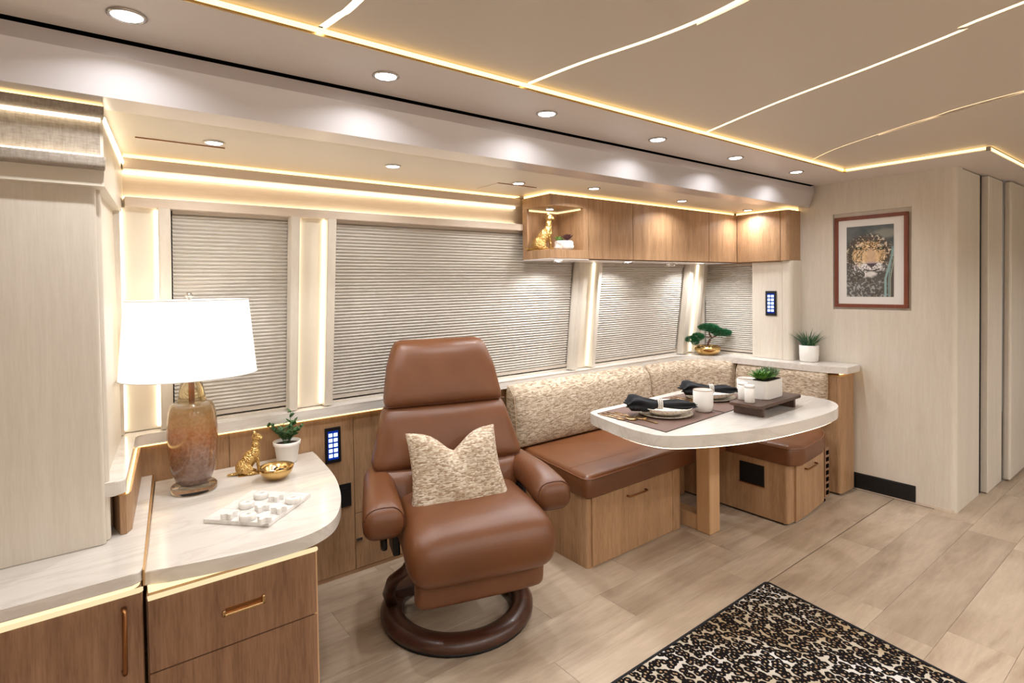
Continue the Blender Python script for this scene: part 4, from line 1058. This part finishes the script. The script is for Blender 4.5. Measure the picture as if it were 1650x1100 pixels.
# ---- marble noughts and crosses set
tr = thing('game_board', 'square white marble noughts and crosses board on the counter', 'tray', (.452, 1.985, .6225), math.radians(43))
obj('board', box(-.125, .125, -.113, .113, 0, .0135, .0015), 'marble_w', tr, world=False)
for k in (-1, 1):
    obj('groove', box(k*.038-.001, k*.038+.001, -.108, .108, .0133, .0138), 'marble', tr, world=False); obj('groove', box(-.118, .118, k*.036-.001, k*.036+.001, .0133, .0138), 'marble', tr, world=False)
def nought():
    return lathe([(.007, .001), (.007, .017), (.009, .019), (.022, .019), (.0245, .016), (.0245, .002), (.023, 0), (.008, 0), (.007, .001)], 28)
def cross():
    pts = []
    for k in range(40):
        a = 2*PI*k/40; r = .0185+.0062*math.cos(4*a); pts.append((r*math.cos(a), r*math.sin(a)))
    return prism(pts, 0, .018, .0015)
pl = [('O', .413, 1.995, 'round marble nought piece, second along the back left edge of the board'), ('O', .393, 1.887, 'cream round marble nought piece, nearest the camera of the noughts'), ('O', .472, 2.052, 'round marble nought piece at the farthest corner toward the lamp'), ('O', .546, 1.940, 'largest round marble nought piece at the right end of the board'),
      ('X', .350, 1.939, 'marble cross piece at the left corner of the board'), ('X', .447, 1.935, 'cream marble cross piece in the centre of the board'), ('X', .506, 1.995, 'marble cross piece between the far and right noughts'), ('X', .487, 1.884, 'marble cross piece on the right edge, front of the right nought'), ('X', .430, 1.831, 'marble cross piece at the front corner of the board')]
mo = mx = None
for kd, x, y, lb in pl:
    if kd == 'O':
        if mo is None: o = obj('nought_piece', nought(), 'marble_w', None, 'all'); mo = o.data
        else: o = bpy.data.objects.new('nought_piece', mo); COL.objects.link(o)
    else:
        if mx is None: o = obj('cross_piece', cross(), 'marble_w', None); mx = o.data
        else: o = bpy.data.objects.new('cross_piece', mx); COL.objects.link(o)
    o.location = (x, y, .6365); o.rotation_euler = (0, 0, x*9); tag(o, lb, 'game piece', 'marble game pieces')

# ---- niche: stone planter
t = thing('stone_planter', 'rough white stone planter with green and burgundy succulents in the niche', 'planter', (2.108, 2.258, 1.5485), IMG_R)
def rough(x, y, z): k = noise.noise(Vector((x*45, y*45, z*45))); return (x*(1+.2*k), y*(1+.2*k), z*(1+.08*k))
obj('planter', softbox((0, 0, .0265), (.048, .027, .025), .012, 12, rough), 'stone', t, 'all', world=False)
def rosette(parent, c, R, n, me, rnd, up=0):
    for ring, (cnt, el, s) in enumerate(((n, .35+up, 1), (n-1, .75+up, .85), (max(3, n-3), 1.15, .6))):
        for k in range(cnt): leaf(parent, me, c, 2*PI*k/cnt+ring*.4+rnd.uniform(-.1, .1), el+rnd.uniform(-.1, .1), s*R)
rosette(t, (-.030, -.004, .047), 1, 9, leafmesh('leaf', .040, .012, .2, 'green2'), rnd, .2)
rosette(t, (.018, -.002, .050), 1.1, 11, leafmesh('leaf', .044, .016, .2, 'purple'), rnd, .25); rosette(t, (-.006, .012, .046), .9, 7, leafmesh('leaf', .024, .008, .9, 'green4'), rnd)
t = thing('puck_light', 'small round puck light under the top board of the display niche', 'ceiling light', (2.045, 2.30, 1.782), 0)
obj('housing', lathe([(.024, 0), (.026, -.010), (.022, -.013), (.020, -.011), (0, -.011)], 28), 'chrome', t, 'all', world=False)
obj('lens', lathe([(0, -.0118), (.019, -.0118)], 24), 'lens', t, 'all', world=False)
l = bpy.data.lights.new('lamp', 'AREA'); l.shape = 'DISK'; l.size = .036; l.energy = .35; l.color = (1, .93, .82)
lo = bpy.data.objects.new('lamp', l); COL.objects.link(lo); lo.parent = t; lo.location = (0, 0, -.016)

# ---- bonsai
t = thing('bonsai_tree', 'bonsai with flat green pads in a low gold bowl on the corner sill', 'plant', (3.700, 2.408, .8165), IMG_R)
obj('bowl', lathe([(0, 0), (.060, 0), (.085, .022), (.098, .045), (.090, .062), (.078, .068), (.072, .062), (0, .058)], 40), 'gold', t, 'all', world=False)
peb = bmesh.new()
for k in range(46):
    a, r = rnd.uniform(0, 2*PI), .068*math.sqrt(rnd.random()); bmesh.ops.create_icosphere(peb, subdivisions=1, radius=rnd.uniform(.006, .010), matrix=Matrix.Translation((r*math.cos(a), r*math.sin(a), .064)))
tag(obj('pebbles', peb, 'gold', t, 'all', world=False), kind='stuff')
tk = [(0, 0, .06), (.004, 0, .085), (.018, .002, .108), (.030, 0, .128), (.016, 0, .150), (.012, 0, .178)]
obj('trunk', tube(tk, [.013, .010, .009, .008, .007, .004], 10), 'bark', t, 'all', world=False)
obj('branch', tube([(.030, 0, .126), (.065, .004, .140), (.11, .01, .150)], [.006, .005, .003], 8), 'bark', t, 'all', world=False)
obj('branch', tube([(.018, 0, .130), (-.03, .004, .136), (-.07, .0, .120), (-.10, .0, .108)], [.005, .004, .004, .003], 8), 'bark', t, 'all', world=False)
fb = bmesh.new()
pads = [((.005, 0, .205), (.075, .055, .026)), ((.045, .0, .188), (.06, .045, .022)), ((.10, 0, .165), (.070, .045, .026)), ((.145, .0, .160), (.035, .03, .024)), ((-.075, 0, .135), (.05, .04, .028)), ((-.125, 0, .118), (.045, .035, .020)), ((-.095, .0, .098), (.03, .03, .022))]
for c, r in pads:
    for k in range(int(5200*r[0]*r[2]/.075/.026*.42)):
        while True:
            v = Vector((rnd.uniform(-1, 1), rnd.uniform(-1, 1), rnd.uniform(-1, 1)))
            if v.length < 1: break
        if v.length < .35: continue
        p = Vector((c[0]+v.x*r[0], c[1]+v.y*r[1], c[2]+v.z*r[2])); d = Vector((v.x+rnd.uniform(-.5, .5), v.y+rnd.uniform(-.5, .5), v.z+rnd.uniform(.0, .9))).normalized()*.011
        s = d.cross(Vector((rnd.random(), rnd.random(), .3))).normalized()*.0016
        fb.faces.new([fb.verts.new(p+s), fb.verts.new(p-s), fb.verts.new(p+d)])
tag(obj('foliage', fb, 'pine', t, world=False), kind='stuff')

# ---- grass plant in white pot on the shelf
t = thing('potted_grass', 'spiky green grass plant in a white pot on the shelf by the picture wall', 'plant', (3.862, 1.745, .8165))
obj('pot', lathe([(0, 0), (.050, 0), (.056, .006), (.0595, .05), (.0595, .108), (.056, .110), (.054, .104), (0, .10)], 36), 'white', t, 'all', world=False)
obj('soil', lathe([(0, .102), (.054, .1015)], 24), 'soil', t, 'all', world=False)
gm = [leafmesh('blade', .125, .0075, -.55, m_, .5, .6) for m_ in ('green3', 'green')]
for k in range(78):
    a = rnd.uniform(0, 2*PI); r = .034*math.sqrt(rnd.random()); el = 1.5-.62*(r/.034)+rnd.uniform(-.18, .12)
    leaf(t, gm[k % 2], (r*math.cos(a), r*math.sin(a), .10), a+rnd.uniform(-.5, .5), el, rnd.uniform(.75, 1.12), rnd.uniform(-.3, .3), 'blade')

# ---- table setting
ZT_ = .7302
def placemat(label, pts, k):
    t = thing('placemat', label, 'placemat', (pts[0][0], pts[0][1], ZT_), 0, 'brown placemats')
    obj('mat', prism(pts, ZT_+.0002, ZT_+.0022, .0004), 'mat', t)
    obj('edging', tube([(x, y, ZT_+.0016) for x, y in pts], .0016, 5, closed=True), 'matedge', t)
placemat('brown placemat with dark edging at the left end of the table', [(1.928, 1.455), (2.425, 1.490), (2.440, 1.900), (1.962, 1.880)], 0)
placemat('brown placemat with dark edging farther back, by the white cups', [(2.432, 1.490), (2.90, 1.52), (2.88, 1.89), (2.447, 1.900)], 1)
def plate(label, x, y):
    t = thing('plate', label, 'plate', (x, y, ZT_+.0024), 0, 'striped plates')
    obj('charger', lathe([(0, 0), (.095, 0), (.128, .010), (.1275, .012), (.094, .003), (0, .003)], 44), 'plate', t, 'all', world=False)
    obj('bowl', lathe([(0, .0032), (.060, .0035), (.105, .022), (.133, .044), (.1315, .046), (.103, .026), (.058, .008), (0, .008)], 48), 'plate', t, 'all', world=False)
plate('cream plate with gold stripes under the napkin at the near place', 2.19, 1.655); plate('cream plate with gold stripes under the napkin at the far place', 2.675, 1.725)
def napkin(label, c, rz, L1_, L2_, ringlabel):
    t = thing('napkin', label, 'napkin', (c[0], c[1], ZT_+.047), rz, 'black linen napkins'); bm = bmesh.new(); rings = []; ns, nu = 44, 34
    for i in range(nu+1):
        x = -L1_+(L1_+L2_)*i/nu; f = abs(x)/(L1_ if x < 0 else L2_)
        wd = (.016+.055*f**.7) if x < 0 else (.016+.024*math.sin(PI*min(1, f)**.8)*1.0); ht = (.013+.020*math.sin(PI*min(1, f*.8))) if x < 0 else (.013+.007*math.sin(PI*f))
        if f > .93: wd *= .8; ht *= .5
        r = []
        for k in range(ns):
            a = 2*PI*k/ns; rip = 1+(.20*f+.06)*math.sin(5*a+3*f)+(.10*f)*math.sin(9*a-5*f+1)
            r.append(bm.verts.new((x+.012*f*math.sin(4*a), wd*math.cos(a)*rip, .014+ht*math.sin(a)*rip-(.010*f*f if x > 0 else .004*f)+.010*f*math.sin(x*40)*(1 if x < 0 else 0))))
        rings.append(r)
    for a, b in zip(rings, rings[1:]):
        for k in range(ns): bm.faces.new((a[k], a[(k+1) % ns], b[(k+1) % ns], b[k]))
    bm.faces.new(rings[0][::-1]); bm.faces.new(rings[-1]); obj('cloth', bm, 'napkin', t, 'all', world=False)
    g = thing('napkin_ring', ringlabel, 'napkin ring', (c[0], c[1], ZT_+.047+.014), rz, 'beaded napkin rings')
    for j in (-1, 0, 1):
        bm = bmesh.new()
        for k in range(16):
            a = 2*PI*k/16+j*.2; bmesh.ops.create_icosphere(bm, subdivisions=1, radius=.0052, matrix=Matrix.Translation((j*.0085, .0235*math.cos(a), .0205*math.sin(a))))
        obj('bead_row', bm, 'pearl', g, 'all', world=False)
napkin('black linen napkin on the near plate at the table end', (2.135, 1.645), IMG_R-.05, .150, .165, 'beaded silver napkin ring on the near black napkin')
napkin('black linen napkin on the far plate', (2.640, 1.700), IMG_R-.05, .150, .135, 'beaded silver napkin ring on the far black napkin')
def mug(label, x, y, rz=0):
    t = thing('cup', label, 'cup', (x, y, ZT_+.0024), rz, 'white cups')
    obj('body', lathe([(0, 0), (.034, 0), (.042, .008), (.0465, .03), (.0475, .104), (.0455, .106), (.044, .10), (.043, .03), (.03, .008), (0, .006)], 40), 'whitem', t, 'all', world=False)
    obj('rim', tube([(.0465*math.cos(2*PI*k/40), .0465*math.sin(2*PI*k/40), .1055) for k in range(40)], .0014, 6, closed=True), 'bronze', t, 'all', world=False)
mug('white handleless cup with dark rim on the near placemat', 2.375, 1.572); mug('white cup behind the shakers and planter on the far placemat', 2.835, 1.612)
def cutlery(kind, label, p, q, grp):
    P = Vector((p[0], p[1])); Q = Vector((q[0], q[1])); d = Q-P; L = d.length; t = thing(kind, label, 'cutlery', (P.x, P.y, ZT_+.0028), math.atan2(d.y, d.x), grp)
    obj('handle', tube([(0, 0, .003), (L*.3, 0, .003), (L*.72, 0, .0045)], [.0036, .0028, .0022], 6, flat=.6), 'brass', t, 'all', world=False)
    if kind == 'spoon': obj('bowl', softbox((L*.86, 0, .006), (L*.145, .0185, .005), .005, 8, lambda x, y, z: (x, y*math.sqrt(max(.02, 1-(x/(L*.146))**2)), z-(.003 if z > 0 else 0)*(1-(x/.03)**2))), 'brass', t, 'all', world=False)
    elif kind == 'knife': obj('blade', prism([(L*.70, -.004), (L, -.003), (L, .004), (L*.95, .008), (L*.70, .006)], .002, .004), 'brass', t, world=False)
    else:
        obj('neck', softbox((L*.80, 0, .004), (L*.07, .010, .002), .002, 4), 'brass', t, 'all', world=False)
        for k in (-1.5, -.5, .5, 1.5): obj('tine', box(L*.86, L, k*.0052-.0013, k*.0052+.0013, .003, .005), 'brass', t, world=False)
cutlery('spoon', 'gold spoon nearest the table end, left of the near plate', (1.975, 1.862), (1.985, 1.664), 'gold cutlery'); cutlery('spoon', 'second gold spoon, between the first spoon and the near plate', (2.004, 1.859), (2.030, 1.640), 'gold cutlery')
cutlery('knife', 'gold knife beside the near plate', (2.035, 1.835), (2.010, 1.560), 'gold cutlery'); cutlery('fork', 'gold fork under the edge of the near napkin', (1.950, 1.854), (1.950, 1.700), 'gold cutlery')
cutlery('fork', 'gold fork left of the far plate', (2.488, 1.850), (2.497, 1.690), 'gold cutlery'); cutlery('knife', 'gold knife left of the far plate, middle of the three', (2.520, 1.868), (2.522, 1.69), 'gold cutlery'); cutlery('spoon', 'gold spoon closest to the far plate', (2.556, 1.874), (2.545, 1.72), 'gold cutlery')
# riser with planter and shakers
t = thing('riser_tray', 'dark walnut riser tray on the table', 'tray', (2.645, 1.395, ZT_), .02)
obj('top_board', prism(roundpoly([(-.21, -.075), (.21, -.075), (.21, .085), (-.21, .085)], .02, 5), .043, .057, .004), 'walnut', t, world=False)
for x in (-.165, .145): obj('leg_board', box(x-.008, x+.008, -.068, .078, 0, .043, .0015), 'walnut', t, world=False)
zz = ZT_+.0575
t = thing('succulent_planter', 'white oblong planter of green succulents on the walnut riser', 'planter', (2.675, 1.412, zz), .02)
obj('box', prism(roundpoly([(-.088, -.044), (.088, -.044), (.088, .044), (-.088, .044)], .026, 7), 0, .088, .004), 'whitem', t, world=False)
obj('soil', prism(roundpoly([(-.082, -.038), (.082, -.038), (.082, .038), (-.082, .038)], .022, 7), .0882, .0892), 'soil', t, world=False)
a_ = leafmesh('leaf', .078, .020, -.5, 'green2'); b_ = leafmesh('leaf', .056, .017, .4, 'green4'); c_ = leafmesh('leaf', .066, .012, -.3, 'green')
for c, n, me, up, s in (((-.055, -.010, .088), 11, a_, .3, 1), ((-.030, .018, .088), 9, c_, .45, 1.05), ((-.008, -.016, .088), 10, c_, .35, 1), ((.024, -.018, .090), 11, b_, .3, 1), ((.060, -.004, .090), 11, b_, .3, 1.05), ((.030, .018, .092), 10, b_, .5, 1.1), ((.062, .020, .090), 9, c_, .4, .9), ((-.060, .018, .088), 8, a_, .5, .8)):
    rosette(t, c, s, n, me, rnd, up)
for (x, y), lb in (((2.490, 1.398), 'white marble shaker in front on the riser'), ((2.532, 1.455), 'white marble shaker behind the other one on the riser')):
    t = thing('shaker', lb, 'shaker', (x, y, zz), 0, 'white marble shakers')
    obj('body', lathe([(0, 0), (.022, 0), (.0235, .002), (.0235, .070), (.0225, .0705), (0, .0705)], 28), 'marble_w', t, 'all', world=False)
    obj('cap', lathe([(0, .0707), (.0235, .0707), (.0235, .080), (.021, .083), (0, .083)], 28), 'white', t, 'all', world=False)
